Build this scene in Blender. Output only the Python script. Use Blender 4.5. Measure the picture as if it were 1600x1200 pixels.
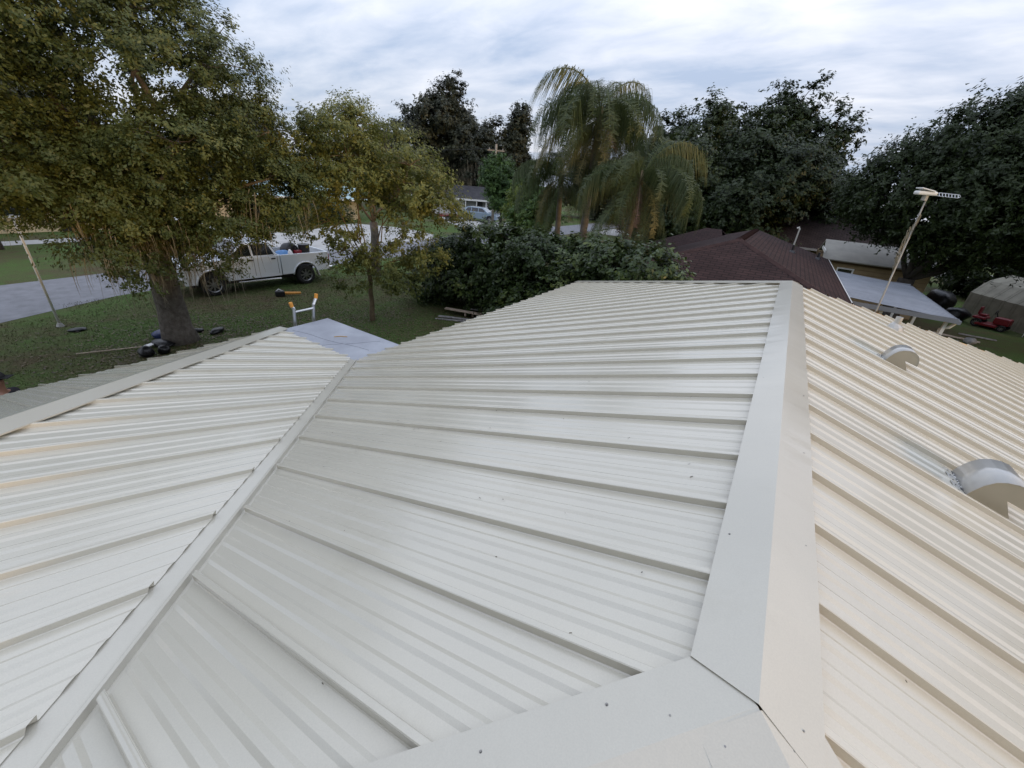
import bpy, bmesh, math, random
import numpy as np
from mathutils import Vector, Matrix
R = math.radians
scene = bpy.context.scene
for o in list(bpy.data.objects): bpy.data.objects.remove(o)
COL = scene.collection
random.seed(7)
RNG = np.random.default_rng(11)

# ------------------------------------------------------------------ camera
cam = bpy.data.cameras.new('camera'); camo = bpy.data.objects.new('camera', cam); COL.objects.link(camo)
cr = Vector((0.83683754, 0.54219297, 0.07569489)); cu = Vector((-0.30098803, 0.34017828, 0.89088997)); cf = Vector((-0.45728452, 0.76831343, -0.44786755))
M = Matrix.Identity(4)
for i in range(3): M[i][0] = cr[i]; M[i][1] = cu[i]; M[i][2] = -cf[i]
M[0][3], M[1][3], M[2][3] = -0.20145, 0.0, 4.99204
camo.matrix_world = M
cam.sensor_width = 36.0; cam.lens = 36.0 * 635.0932 / 1600.0
cam.clip_start = 0.05; cam.clip_end = 2000
scene.camera = camo
# ------------------------------------------------------------------ sky, sun, exposure
SUN_AZ = R(-10)      # angle from +X towards +Y
SUN_EL = R(7)
world = bpy.data.worlds.new('World'); scene.world = world; world.use_nodes = True
wn = world.node_tree.nodes; wl = world.node_tree.links; wn.clear()
def N(nodes, t, **kw):
    n = nodes.new(t)
    for k, v in kw.items():
        if k.startswith('i_'): n.inputs[int(k[2:])].default_value = v
        else: setattr(n, k, v)
    return n
sky = N(wn, 'ShaderNodeTexSky', sky_type='NISHITA', sun_disc=False)
sky.sun_elevation = SUN_EL; sky.sun_rotation = R(90) - SUN_AZ; sky.air_density = 1.0; sky.dust_density = 1.5; sky.ozone_density = 1.5
tc = N(wn, 'ShaderNodeTexCoord'); sep = N(wn, 'ShaderNodeSeparateXYZ'); wl.new(tc.outputs['Generated'], sep.inputs[0])
zz = N(wn, 'ShaderNodeMath', operation='MAXIMUM', i_1=0.0); wl.new(sep.outputs[2], zz.inputs[0])
za = N(wn, 'ShaderNodeMath', operation='ADD', i_1=0.16); wl.new(zz.outputs[0], za.inputs[0])
dx = N(wn, 'ShaderNodeMath', operation='DIVIDE'); dy = N(wn, 'ShaderNodeMath', operation='DIVIDE')
wl.new(sep.outputs[0], dx.inputs[0]); wl.new(za.outputs[0], dx.inputs[1]); wl.new(sep.outputs[1], dy.inputs[0]); wl.new(za.outputs[0], dy.inputs[1])
cmb = N(wn, 'ShaderNodeCombineXYZ'); wl.new(dx.outputs[0], cmb.inputs[0]); wl.new(dy.outputs[0], cmb.inputs[1])
mp = N(wn, 'ShaderNodeMapping'); mp.inputs['Rotation'].default_value = (0, 0, R(38)); mp.inputs['Scale'].default_value = (0.62, 1.15, 1); mp.inputs['Location'].default_value = (3.1, 1.7, 0)
wl.new(cmb.outputs[0], mp.inputs[0])
n1 = N(wn, 'ShaderNodeTexNoise'); n1.inputs['Scale'].default_value = 0.95; n1.inputs['Detail'].default_value = 7; n1.inputs['Roughness'].default_value = 0.5; n1.inputs['Distortion'].default_value = 0.25
n2 = N(wn, 'ShaderNodeTexNoise'); n2.inputs['Scale'].default_value = 3.8; n2.inputs['Detail'].default_value = 8; n2.inputs['Roughness'].default_value = 0.58; n2.inputs['Distortion'].default_value = 0.3
wl.new(mp.outputs[0], n1.inputs['Vector']); wl.new(mp.outputs[0], n2.inputs['Vector'])
mx = N(wn, 'ShaderNodeMath', operation='MULTIPLY_ADD', i_1=0.34); wl.new(n2.outputs['Fac'], mx.inputs[0])
m6 = N(wn, 'ShaderNodeMath', operation='MULTIPLY', i_1=0.68); wl.new(n1.outputs['Fac'], m6.inputs[0]); wl.new(m6.outputs[0], mx.inputs[2])
ramp = N(wn, 'ShaderNodeValToRGB'); wl.new(mx.outputs[0], ramp.inputs[0])
ramp.color_ramp.elements[0].position = 0.40; ramp.color_ramp.elements[0].color = (0.0, 0.0, 0.0, 1)
ramp.color_ramp.elements[1].position = 0.68; ramp.color_ramp.elements[1].color = (1, 1, 1, 1)
cloudc = N(wn, 'ShaderNodeMixRGB', blend_type='MIX'); cloudc.inputs[1].default_value = (5.1, 6.1, 8.1, 1); cloudc.inputs[2].default_value = (10.6, 10.7, 11.5, 1)
wl.new(ramp.outputs[0], cloudc.inputs[0])
skyb = N(wn, 'ShaderNodeMixRGB', blend_type='MIX'); skyb.inputs[0].default_value = 0.84
wl.new(sky.outputs[0], skyb.inputs[1]); wl.new(cloudc.outputs[0], skyb.inputs[2])
# overcast luminance: brighter overhead than near the horizon (CIE overcast form)
lz = N(wn, 'ShaderNodeMath', operation='MULTIPLY_ADD', i_1=0.85, i_2=0.72); wl.new(zz.outputs[0], lz.inputs[0])
skm = N(wn, 'ShaderNodeVectorMath', operation='SCALE'); wl.new(skyb.outputs[0], skm.inputs[0]); wl.new(lz.outputs[0], skm.inputs['Scale'])
bg = N(wn, 'ShaderNodeBackground'); bg.inputs['Strength'].default_value = 0.066
wl.new(skm.outputs[0], bg.inputs['Color'])
wo = N(wn, 'ShaderNodeOutputWorld'); wl.new(bg.outputs[0], wo.inputs[0])
sl = bpy.data.lights.new('sun', 'SUN'); sl.energy = 0.85; sl.angle = R(10); sl.color = (1.0, 0.62, 0.24)
so = bpy.data.objects.new('sun', sl); COL.objects.link(so)
sd = Vector((math.cos(SUN_EL) * math.cos(SUN_AZ), math.cos(SUN_EL) * math.sin(SUN_AZ), math.sin(SUN_EL)))
so.rotation_euler = (-sd).to_track_quat('-Z', 'Y').to_euler(); so.location = (40, 3, 20)
vs = scene.view_settings; vs.view_transform = 'Standard'; vs.look = 'None'; vs.gamma = 1; vs.use_curve_mapping = False; vs.exposure = 0.95
scene.render.engine = 'CYCLES'

# ------------------------------------------------------------------ materials
MATS = {}
def mat(name, col, rough=0.6, var=0.15, scale=6.0, metal=0.0, bump=0.0, bscale=40.0, col2=None, coat=0.0, spec=0.5, detail=5, lo=.35, hi=.68, coord='Object'):
    m = bpy.data.materials.new(name); m.use_nodes = True; MATS[name] = m
    nt = m.node_tree; ns, ls = nt.nodes, nt.links; b = ns['Principled BSDF']
    b.inputs['Roughness'].default_value = rough; b.inputs['Metallic'].default_value = metal; b.inputs['Specular IOR Level'].default_value = spec
    b.inputs['Coat Weight'].default_value = coat
    c = N(ns, 'ShaderNodeTexCoord'); nz = N(ns, 'ShaderNodeTexNoise'); nz.inputs['Scale'].default_value = scale; nz.inputs['Detail'].default_value = detail; nz.inputs['Roughness'].default_value = 0.6
    ls.new(c.outputs[coord], nz.inputs['Vector'])
    rp = N(ns, 'ShaderNodeValToRGB'); rp.color_ramp.elements[0].position = lo; rp.color_ramp.elements[1].position = hi
    c2 = col2 if col2 else tuple(min(1, x * (1 + var)) for x in col); c1 = col if col2 else tuple(x * (1 - var) for x in col)
    rp.color_ramp.elements[0].color = (*c1, 1); rp.color_ramp.elements[1].color = (*c2, 1)
    ls.new(nz.outputs['Fac'], rp.inputs[0]); ls.new(rp.outputs[0], b.inputs['Base Color'])
    if bump:
        nb = N(ns, 'ShaderNodeTexNoise'); nb.inputs['Scale'].default_value = bscale; nb.inputs['Detail'].default_value = 6
        ls.new(c.outputs[coord], nb.inputs['Vector'])
        bp = N(ns, 'ShaderNodeBump'); bp.inputs['Strength'].default_value = bump; bp.inputs['Distance'].default_value = 0.02
        ls.new(nb.outputs['Fac'], bp.inputs['Height']); ls.new(bp.outputs[0], b.inputs['Normal'])
    return m
def roof_metal(name, col, rough, streak=0.025):
    m = mat(name, col, rough, 0.03, 1.4)
    nt = m.node_tree; ns, ls = nt.nodes, nt.links; b = ns['Principled BSDF']
    src = b.inputs['Base Color'].links[0].from_socket
    c = N(ns, 'ShaderNodeTexCoord')
    f = N(ns, 'ShaderNodeTexNoise'); f.inputs['Scale'].default_value = 320; f.inputs['Detail'].default_value = 2; ls.new(c.outputs['Object'], f.inputs['Vector'])
    g2 = N(ns, 'ShaderNodeTexNoise'); g2.inputs['Scale'].default_value = 5; g2.inputs['Detail'].default_value = 7; g2.inputs['Roughness'].default_value = .7; ls.new(c.outputs['Object'], g2.inputs['Vector'])
    mm = N(ns, 'ShaderNodeMath', operation='MULTIPLY_ADD', i_1=0.16, i_2=0.92); ls.new(f.outputs['Fac'], mm.inputs[0])
    md = N(ns, 'ShaderNodeMath', operation='MULTIPLY_ADD', i_1=streak * 2, i_2=-streak); ls.new(g2.outputs['Fac'], md.inputs[0])
    ad = N(ns, 'ShaderNodeMath', operation='ADD'); ls.new(mm.outputs[0], ad.inputs[0]); ls.new(md.outputs[0], ad.inputs[1])
    ml = N(ns, 'ShaderNodeMixRGB', blend_type='MULTIPLY'); ml.inputs[0].default_value = 1
    sm_ = N(ns, 'ShaderNodeTexNoise'); sm_.inputs['Scale'].default_value = 3.1; sm_.inputs['Detail'].default_value = 9; sm_.inputs['Roughness'].default_value = .72; ls.new(c.outputs['Object'], sm_.inputs['Vector'])
    sr = N(ns, 'ShaderNodeValToRGB'); sr.color_ramp.elements[0].position = .56; sr.color_ramp.elements[0].color = (1, 1, 1, 1); sr.color_ramp.elements[1].position = .70; sr.color_ramp.elements[1].color = (.945, .94, .925, 1); ls.new(sm_.outputs['Fac'], sr.inputs[0])
    m0 = N(ns, 'ShaderNodeMixRGB', blend_type='MULTIPLY'); m0.inputs[0].default_value = 1; ls.new(src, m0.inputs[1]); ls.new(sr.outputs[0], m0.inputs[2])
    ls.new(m0.outputs[0], ml.inputs[1]); ls.new(ad.outputs[0], ml.inputs[2]); ls.new(ml.outputs[0], b.inputs['Base Color'])
    # gentle oil-canning + orange peel
    nb = N(ns, 'ShaderNodeTexNoise'); nb.inputs['Scale'].default_value = 1.8; nb.inputs['Detail'].default_value = 2; ls.new(c.outputs['Object'], nb.inputs['Vector'])
    bp = N(ns, 'ShaderNodeBump'); bp.inputs['Strength'].default_value = 0.16; bp.inputs['Distance'].default_value = 0.006; ls.new(nb.outputs['Fac'], bp.inputs['Height'])
    b2 = N(ns, 'ShaderNodeBump'); b2.inputs['Strength'].default_value = 0.10; b2.inputs['Distance'].default_value = 0.001; ls.new(f.outputs['Fac'], b2.inputs['Height'])
    ls.new(bp.outputs[0], b2.inputs['Normal']); ls.new(b2.outputs[0], b.inputs['Normal'])
    b.inputs['Coat Weight'].default_value = 0.75; b.inputs['Coat Roughness'].default_value = 0.16; b.inputs['Coat IOR'].default_value = 1.6
    rr = N(ns, 'ShaderNodeMath', operation='MULTIPLY_ADD', i_1=0.03, i_2=rough - 0.015); ls.new(g2.outputs['Fac'], rr.inputs[0]); ls.new(rr.outputs[0], b.inputs['Roughness'])
    return m
def leaf_mat(name, a, b_, c_, trans=0.3, rough=0.5):
    m = bpy.data.materials.new(name); m.use_nodes = True; MATS[name] = m
    nt = m.node_tree; ns, ls = nt.nodes, nt.links; b = ns['Principled BSDF']
    at = N(ns, 'ShaderNodeAttribute', attribute_name='rnd')
    rp = N(ns, 'ShaderNodeValToRGB'); e = rp.color_ramp.elements
    e[0].position = 0.0; e[0].color = (*a, 1); e[1].position = 1.0; e[1].color = (*c_, 1); k = e.new(0.6); k.color = (*b_, 1)
    ls.new(at.outputs['Fac'], rp.inputs[0]); ls.new(rp.outputs[0], b.inputs['Base Color']); b.inputs['Roughness'].default_value = rough; b.inputs['Specular IOR Level'].default_value = 0.35
    tr = N(ns, 'ShaderNodeBsdfTranslucent'); ls.new(rp.outputs[0], tr.inputs['Color'])
    mx = N(ns, 'ShaderNodeMixShader'); mx.inputs[0].default_value = trans
    ls.new(b.outputs[0], mx.inputs[1]); ls.new(tr.outputs[0], mx.inputs[2]); ls.new(mx.outputs[0], ns['Material Output'].inputs['Surface'])
    return m
def brick_mat(name, a, b_, mortar, w, h, gap=0.012, rough=0.9, bump=0.6):
    m = mat(name, a, rough, 0.2, 3.0, spec=0.15)
    nt = m.node_tree; ns, ls = nt.nodes, nt.links; b = ns['Principled BSDF']
    uv = N(ns, 'ShaderNodeUVMap'); br = N(ns, 'ShaderNodeTexBrick'); br.inputs['Scale'].default_value = 1
    br.inputs['Color1'].default_value = (*a, 1); br.inputs['Color2'].default_value = (*b_, 1); br.inputs['Mortar'].default_value = (*mortar, 1)
    br.inputs['Mortar Size'].default_value = gap; br.inputs['Brick Width'].default_value = w; br.inputs['Row Height'].default_value = h; br.inputs['Mortar Smooth'].default_value = 0.3
    ls.new(uv.outputs[0], br.inputs['Vector'])
    nz = N(ns, 'ShaderNodeTexNoise'); nz.inputs['Scale'].default_value = 1.3; nz.inputs['Detail'].default_value = 8; ls.new(uv.outputs[0], nz.inputs['Vector'])
    ml = N(ns, 'ShaderNodeMixRGB', blend_type='MULTIPLY'); ml.inputs[0].default_value = 0.75
    sc = N(ns, 'ShaderNodeMath', operation='MULTIPLY_ADD', i_1=1.2, i_2=0.4); ls.new(nz.outputs['Fac'], sc.inputs[0])
    ls.new(br.outputs['Color'], ml.inputs[1]); ls.new(sc.outputs[0], ml.inputs[2]); ls.new(ml.outputs[0], b.inputs['Base Color'])
    bp = N(ns, 'ShaderNodeBump'); bp.inputs['Strength'].default_value = bump; bp.inputs['Distance'].default_value = 0.02; bp.invert = True
    ls.new(br.outputs['Fac'], bp.inputs['Height']); ls.new(bp.outputs[0], b.inputs['Normal'])
    return m
roof_metal('panel_paint', (0.61, 0.57, 0.47), 0.25)
roof_metal('cap_paint', (0.56, 0.525, 0.435), 0.34, 0.03)
roof_metal('galv', (0.47, 0.455, 0.42), 0.30, 0.08)
mat('vent_paint', (0.40, 0.37, 0.29), 0.38, 0.05, 6)
mat('grey_membrane', (0.29, 0.30, 0.335), 0.5, 0.1, 2.5, col2=(0.38, 0.395, 0.43), bump=0.5, bscale=4, detail=9)
mat('plywood', (0.45, 0.28, 0.13), 0.8, 0.25, 9, col2=(0.62, 0.42, 0.22))
mat('fascia_white', (0.66, 0.64, 0.58), 0.5, 0.08, 3)
mat('stucco', (0.55, 0.50, 0.40), 0.9, 0.08, 5, bump=0.3)
mat('screw_metal', (0.28, 0.27, 0.25), 0.4, 0.1, 20, metal=0.7)
mat('debris', (0.05, 0.035, 0.02), 0.9, 0.4, 60)
mat('sealant', (0.62, 0.62, 0.60), 0.35, 0.15, 60, col2=(0.06, 0.06, 0.06), lo=.42, hi=.5)
mat('alu', (0.62, 0.63, 0.64), 0.32, 0.06, 12, metal=0.85)
mat('orange_plastic', (0.75, 0.33, 0.06), 0.5, 0.1, 10)
mat('black_plastic', (0.012, 0.012, 0.014), 0.45, 0.3, 10)
mat('black_bag', (0.006, 0.006, 0.007), 0.35, 0.3, 14, bump=0.6, bscale=18)
mat('blue_bag', (0.02, 0.035, 0.12), 0.45, 0.3, 10, bump=0.4, bscale=14)
mat('white_plastic', (0.78, 0.78, 0.78), 0.4, 0.04, 5)
mat('red_plastic', (0.22, 0.012, 0.02), 0.4, 0.1, 8)
mat('blue_tarp', (0.10, 0.26, 0.55), 0.5, 0.2, 10)
mat('board_wood', (0.42, 0.33, 0.25), 0.8, 0.25, 7, col2=(0.55, 0.45, 0.36))
mat('grey_wood', (0.26, 0.25, 0.24), 0.85, 0.3, 9)
mat('asphalt', (0.17, 0.17, 0.18), 0.9, 0.2, 2.2, col2=(0.235, 0.235, 0.25), bump=0.3, bscale=60, detail=9)
mat('concrete', (0.36, 0.35, 0.33), 0.85, 0.1, 1.2, col2=(0.47, 0.46, 0.44), detail=9)
mat('bark_oak', (0.10, 0.085, 0.07), 0.95, 0.4, 9, col2=(0.19, 0.165, 0.14), bump=1.0, bscale=22)
mat('bark_light', (0.12, 0.085, 0.05), 0.9, 0.3, 8, col2=(0.20, 0.15, 0.09), bump=0.7, bscale=25)
mat('bark_dark', (0.05, 0.042, 0.035), 0.95, 0.35, 6, bump=0.7, bscale=20)
mat('bark_palm', (0.16, 0.14, 0.12), 0.9, 0.25, 4, bump=0.5, bscale=12)
mat('pole_steel', (0.55, 0.53, 0.48), 0.45, 0.1, 12, metal=0.4)
mat('pole_wood', (0.24, 0.21, 0.17), 0.9, 0.2, 6)
mat('mast_paint', (0.36, 0.34, 0.30), 0.6, 0.15, 12)
mat('truck_white', (0.72, 0.76, 0.80), 0.22, 0.03, 2, coat=0.6)
mat('suv_blue', (0.24, 0.31, 0.38), 0.25, 0.05, 2, coat=0.7, metal=0.3)
mat('car_black', (0.015, 0.016, 0.018), 0.25, 0.1, 2, coat=0.7)
mat('glass_dark', (0.012, 0.014, 0.016), 0.08, 0.2, 3, spec=0.8)
mat('rubber', (0.018, 0.018, 0.018), 0.85, 0.3, 20)
mat('rim', (0.33, 0.33, 0.33), 0.35, 0.1, 8, metal=0.8)
mat('chrome', (0.72, 0.72, 0.72), 0.15, 0.05, 5, metal=1.0)
mat('taillight', (0.35, 0.01, 0.01), 0.25, 0.1, 5)
mat('headlight', (0.70, 0.72, 0.74), 0.12, 0.05, 5)
mat('wall_tan', (0.34, 0.25, 0.14), 0.9, 0.1, 4)
mat('wall_cream', (0.62, 0.50, 0.32), 0.9, 0.08, 3)
mat('wall_grey', (0.30, 0.30, 0.30), 0.9, 0.08, 3)
mat('wall_white', (0.62, 0.60, 0.56), 0.85, 0.08, 3)
mat('teal_paint', (0.22, 0.40, 0.38), 0.6, 0.12, 3)
mat('roof_teal', (0.36, 0.50, 0.52), 0.6, 0.12, 2)
mat('roof_pale', (0.28, 0.265, 0.23), 0.7, 0.12, 1.5)
mat('trim_white', (0.74, 0.73, 0.70), 0.5, 0.05, 4)
mat('carport_metal', (0.22, 0.235, 0.265), 0.45, 0.12, 1.6, metal=0.35)
mat('shed_metal', (0.20, 0.185, 0.14), 0.6, 0.2, 2.0, col2=(0.29, 0.27, 0.21), metal=0.1)  # base colour darkened to carry the tree shade on the shed
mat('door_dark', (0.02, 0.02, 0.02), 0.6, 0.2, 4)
mat('moss', (0.21, 0.18, 0.12), 0.95, 0.3, 3, col2=(0.30, 0.27, 0.20))
mat('skin', (0.30, 0.15, 0.10), 0.5, 0.1, 10)
mat('cloth_dark', (0.015, 0.012, 0.016), 0.9, 0.2, 20)
mat('hair_dark', (0.008, 0.007, 0.007), 0.7, 0.2, 30)
mat('denim', (0.03, 0.04, 0.07), 0.9, 0.2, 30)
brick_mat('shingle_brown', (0.046, 0.026, 0.024), (0.035, 0.020, 0.019), (0.016, 0.010, 0.010), 0.33, 0.145, 0.016)
mat('ridge_brown', (0.044, 0.025, 0.023), 0.9, 0.2, 4, spec=.15)
brick_mat('shingle_grey', (0.085, 0.082, 0.088), (0.065, 0.063, 0.068), (0.035, 0.035, 0.037), 0.33, 0.145, 0.018)
brick_mat('shingle_dark', (0.050, 0.036, 0.034), (0.038, 0.028, 0.027), (0.018, 0.014, 0.014), 0.33, 0.145, 0.018)
brick_mat('siding', (0.36, 0.27, 0.16), (0.35, 0.26, 0.15), (0.17, 0.12, 0.07), 30.0, 0.2, 0.015)
leaf_mat('leaf_oak', (0.046, 0.066, 0.018), (0.104, 0.128, 0.034), (0.185, 0.185, 0.050), 0.32)
leaf_mat('leaf_young', (0.075, 0.096, 0.024), (0.180, 0.196, 0.050), (0.280, 0.262, 0.075), 0.38)
leaf_mat('leaf_bush', (0.018, 0.034, 0.010), (0.048, 0.078, 0.020), (0.130, 0.165, 0.042), 0.25, 0.38)
leaf_mat('leaf_dark', (0.014, 0.025, 0.007), (0.030, 0.048, 0.011), (0.066, 0.094, 0.020), 0.25)
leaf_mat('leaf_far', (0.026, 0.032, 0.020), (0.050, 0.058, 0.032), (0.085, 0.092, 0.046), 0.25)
leaf_mat('leaf_green', (0.030, 0.066, 0.018), (0.075, 0.140, 0.030), (0.150, 0.210, 0.042), 0.35)
leaf_mat('leaf_lime', (0.080, 0.125, 0.020), (0.17, 0.215, 0.032), (0.28, 0.27, 0.045), 0.38)
leaf_mat('leaf_palm', (0.038, 0.060, 0.022), (0.086, 0.112, 0.040), (0.150, 0.165, 0.060), 0.3, 0.45)
leaf_mat('leaf_palm_gold', (0.075, 0.075, 0.025), (0.165, 0.145, 0.045), (0.27, 0.21, 0.065), 0.3, 0.45)
leaf_mat('leaf_dead', (0.085, 0.045, 0.028), (0.15, 0.085, 0.055), (0.22, 0.13, 0.085), 0.2)
leaf_mat('grass_blade', (0.062, 0.056, 0.024), (0.068, 0.080, 0.025), (0.058, 0.108, 0.026), 0.3)
leaf_mat('litter', (0.05, 0.03, 0.018), (0.10, 0.062, 0.03), (0.16, 0.12, 0.06), 0.05)
# lawn: large patches of green, olive and worn brown
gm = bpy.data.materials.new('lawn'); gm.use_nodes = True; MATS['lawn'] = gm
ns, ls = gm.node_tree.nodes, gm.node_tree.links; b = ns['Principled BSDF']; b.inputs['Roughness'].default_value = 0.95; b.inputs['Specular IOR Level'].default_value = 0.15
c = N(ns, 'ShaderNodeTexCoord')
def nz(sc, det, rough=.6):
    n = N(ns, 'ShaderNodeTexNoise'); n.inputs['Scale'].default_value = sc; n.inputs['Detail'].default_value = det; n.inputs['Roughness'].default_value = rough; ls.new(c.outputs['Object'], n.inputs['Vector']); return n
na, nb_, nc = nz(0.22, 6), nz(2.0, 8, .7), nz(22, 6, .7)
r1 = N(ns, 'ShaderNodeValToRGB'); r1.color_ramp.elements[0].position = .42; r1.color_ramp.elements[0].color = (0.098, 0.080, 0.044, 1); r1.color_ramp.elements[1].position = .57; r1.color_ramp.elements[1].color = (0.082, 0.130, 0.036, 1)
mxx = N(ns, 'ShaderNodeMath', operation='MULTIPLY_ADD', i_1=0.35); ls.new(nb_.outputs['Fac'], mxx.inputs[0]); mq = N(ns, 'ShaderNodeMath', operation='MULTIPLY', i_1=0.66); ls.new(na.outputs['Fac'], mq.inputs[0]); ls.new(mq.outputs[0], mxx.inputs[2]); ls.new(mxx.outputs[0], r1.inputs[0])
ml = N(ns, 'ShaderNodeMixRGB', blend_type='MULTIPLY'); ml.inputs[0].default_value = 1; s2 = N(ns, 'ShaderNodeMath', operation='MULTIPLY_ADD', i_1=1.7, i_2=0.15); ls.new(nc.outputs['Fac'], s2.inputs[0])
ls.new(r1.outputs[0], ml.inputs[1]); ls.new(s2.outputs[0], ml.inputs[2]); ls.new(ml.outputs[0], b.inputs['Base Color'])
bp = N(ns, 'ShaderNodeBump'); bp.inputs['Strength'].default_value = 0.9; bp.inputs['Distance'].default_value = 0.05; ls.new(nc.outputs['Fac'], bp.inputs['Height']); ls.new(bp.outputs[0], b.inputs['Normal'])

# ------------------------------------------------------------------ helpers
def link(o, parent=None):
    COL.objects.link(o)
    if parent: o.parent = parent
    return o
def tag(o, label=None, cat=None, group=None, kind=None):
    if label: o['label'] = label
    if cat: o['category'] = cat
    if group: o['group'] = group
    if kind: o['kind'] = kind
    return o
def empty(name, loc=(0, 0, 0), rz=0, label=None, cat=None, group=None):
    o = bpy.data.objects.new(name, None); o.empty_display_size = 0.2; o.location = loc; o.rotation_euler = (0, 0, rz); link(o); return tag(o, label, cat, group)
def mk(name, verts, faces, m, parent=None, smooth=False, bevel=0, uv=None):
    me = bpy.data.meshes.new(name); me.from_pydata([tuple(map(float, v)) for v in verts], [], faces)
    if uv is not None:
        l = me.uv_layers.new(name='UVMap')
        for p in me.polygons:
            for li in p.loop_indices: l.data[li].uv = uv[me.loops[li].vertex_index]
    me.materials.append(MATS[m]); me.update()
    if smooth: me.polygons.foreach_set('use_smooth', [True] * len(me.polygons))
    o = bpy.data.objects.new(name, me); link(o, parent)
    if bevel:
        bv = o.modifiers.new('bevel', 'BEVEL'); bv.width = bevel; bv.segments = 2; bv.limit_method = 'ANGLE'; bv.angle_limit = R(35)
    return o
def mk_np(name, V, F, m, parent=None, rnd=None, smooth=False):
    """fast mesh: V (n,3), F (k,3|4) int arrays, rnd one value per face"""
    me = bpy.data.meshes.new(name); k, c = F.shape
    me.vertices.add(len(V)); me.vertices.foreach_set('co', np.ascontiguousarray(V, dtype=np.float32).ravel())
    me.loops.add(k * c); me.loops.foreach_set('vertex_index', F.astype(np.int32).ravel())
    me.polygons.add(k); me.polygons.foreach_set('loop_start', np.arange(0, k * c, c, dtype=np.int32)); me.polygons.foreach_set('loop_total', np.full(k, c, dtype=np.int32))
    if smooth: me.polygons.foreach_set('use_smooth', np.ones(k, dtype=bool))
    me.update(calc_edges=True)
    if rnd is not None:
        a = me.attributes.new('rnd', 'FLOAT', 'FACE'); a.data.foreach_set('value', np.asarray(rnd, dtype=np.float32))
    me.materials.append(MATS[m]); o = bpy.data.objects.new(name, me); return link(o, parent)
class MB:
    def __init__(s): s.v = []; s.f = []
    def add(s, vs, fs):
        n = len(s.v); s.v += [tuple(x) for x in vs]; s.f += [tuple(i + n for i in f) for f in fs]; return s
    def box(s, c, d, rz=0, m=None):
        hx, hy, hz = d[0] / 2, d[1] / 2, d[2] / 2; vs = [(-hx, -hy, -hz), (hx, -hy, -hz), (hx, hy, -hz), (-hx, hy, -hz), (-hx, -hy, hz), (hx, -hy, hz), (hx, hy, hz), (-hx, hy, hz)]
        ca, sa = math.cos(rz), math.sin(rz); o = []
        for v in vs:
            v = Vector(v)
            if m is not None: v = m @ v
            o.append((c[0] + v[0] * ca - v[1] * sa, c[1] + v[0] * sa + v[1] * ca, c[2] + v[2]))
        return s.add(o, [(0, 3, 2, 1), (4, 5, 6, 7), (0, 1, 5, 4), (1, 2, 6, 5), (2, 3, 7, 6), (3, 0, 4, 7)])
    def tube(s, pts, rad, n=8, caps=True):
        pts = [Vector(p) for p in pts]
        if not hasattr(rad, '__len__'): rad = [rad] * len(pts)
        rings = []; ref = None
        for i, p in enumerate(pts):
            t = (pts[min(i + 1, len(pts) - 1)] - pts[max(i - 1, 0)]).normalized()
            if ref is None: ref = Vector((1, 0, 0)) if abs(t.x) < .8 else Vector((0, 1, 0))
            a = (ref - t * ref.dot(t)).normalized(); ref = a; bb = t.cross(a)
            rings.append([p + (a * math.cos(k * 2 * math.pi / n) + bb * math.sin(k * 2 * math.pi / n)) * rad[i] for k in range(n)])
        vs = [v for r in rings for v in r]; fs = []
        for i in range(len(rings) - 1):
            for k in range(n): fs.append((i * n + k, i * n + (k + 1) % n, (i + 1) * n + (k + 1) % n, (i + 1) * n + k))
        if caps: fs += [tuple(range(n))[::-1], tuple((len(rings) - 1) * n + k for k in range(n))]
        return s.add(vs, fs)
    def prism(s, poly, axis, a, b_):
        """polygon of 2-D points extruded along axis from a to b"""
        def P(p, t): return (t, p[0], p[1]) if axis == 'x' else ((p[0], t, p[1]) if axis == 'y' else (p[0], p[1], t))
        n = len(poly); vs = [P(p, a) for p in poly] + [P(p, b_) for p in poly]
        return s.add(vs, [tuple(range(n)), tuple(range(2 * n - 1, n - 1, -1))] + [(i, i + n, (i + 1) % n + n, (i + 1) % n) for i in range(n)])
    def build(s, name, m, parent=None, smooth=False, bevel=0): 
        o = mk(name, s.v, s.f, m, parent, smooth, bevel)
        bm = bmesh.new(); bm.from_mesh(o.data); bmesh.ops.recalc_face_normals(bm, faces=bm.faces[:]); bm.to_mesh(o.data); bm.free()
        return o
def poly_uv(name, pts, m, parent=None, thick=0.0):
    """planar polygon with metre UVs (u along the contour, v up the slope), given a thickness"""
    P = [Vector(p) for p in pts]; n = Vector((0, 0, 0))
    for i in range(len(P)): n += P[i].cross(P[(i + 1) % len(P)])
    n.normalize()
    if n.z < 0: P = P[::-1]; n = -n
    u = Vector((0, 0, 1)).cross(n); u = u.normalized() if u.length > 1e-4 else Vector((1, 0, 0)); v = n.cross(u)
    k = len(P); vs = P[:]; fs = [tuple(range(k))]
    if thick:
        vs += [p - n * thick for p in P]; fs += [tuple(range(2 * k - 1, k - 1, -1))] + [(i, i + k, (i + 1) % k + k, (i + 1) % k) for i in range(k)]
    return mk(name, vs, fs, m, parent, uv=[(p.dot(u), p.dot(v)) for p in vs])

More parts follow.
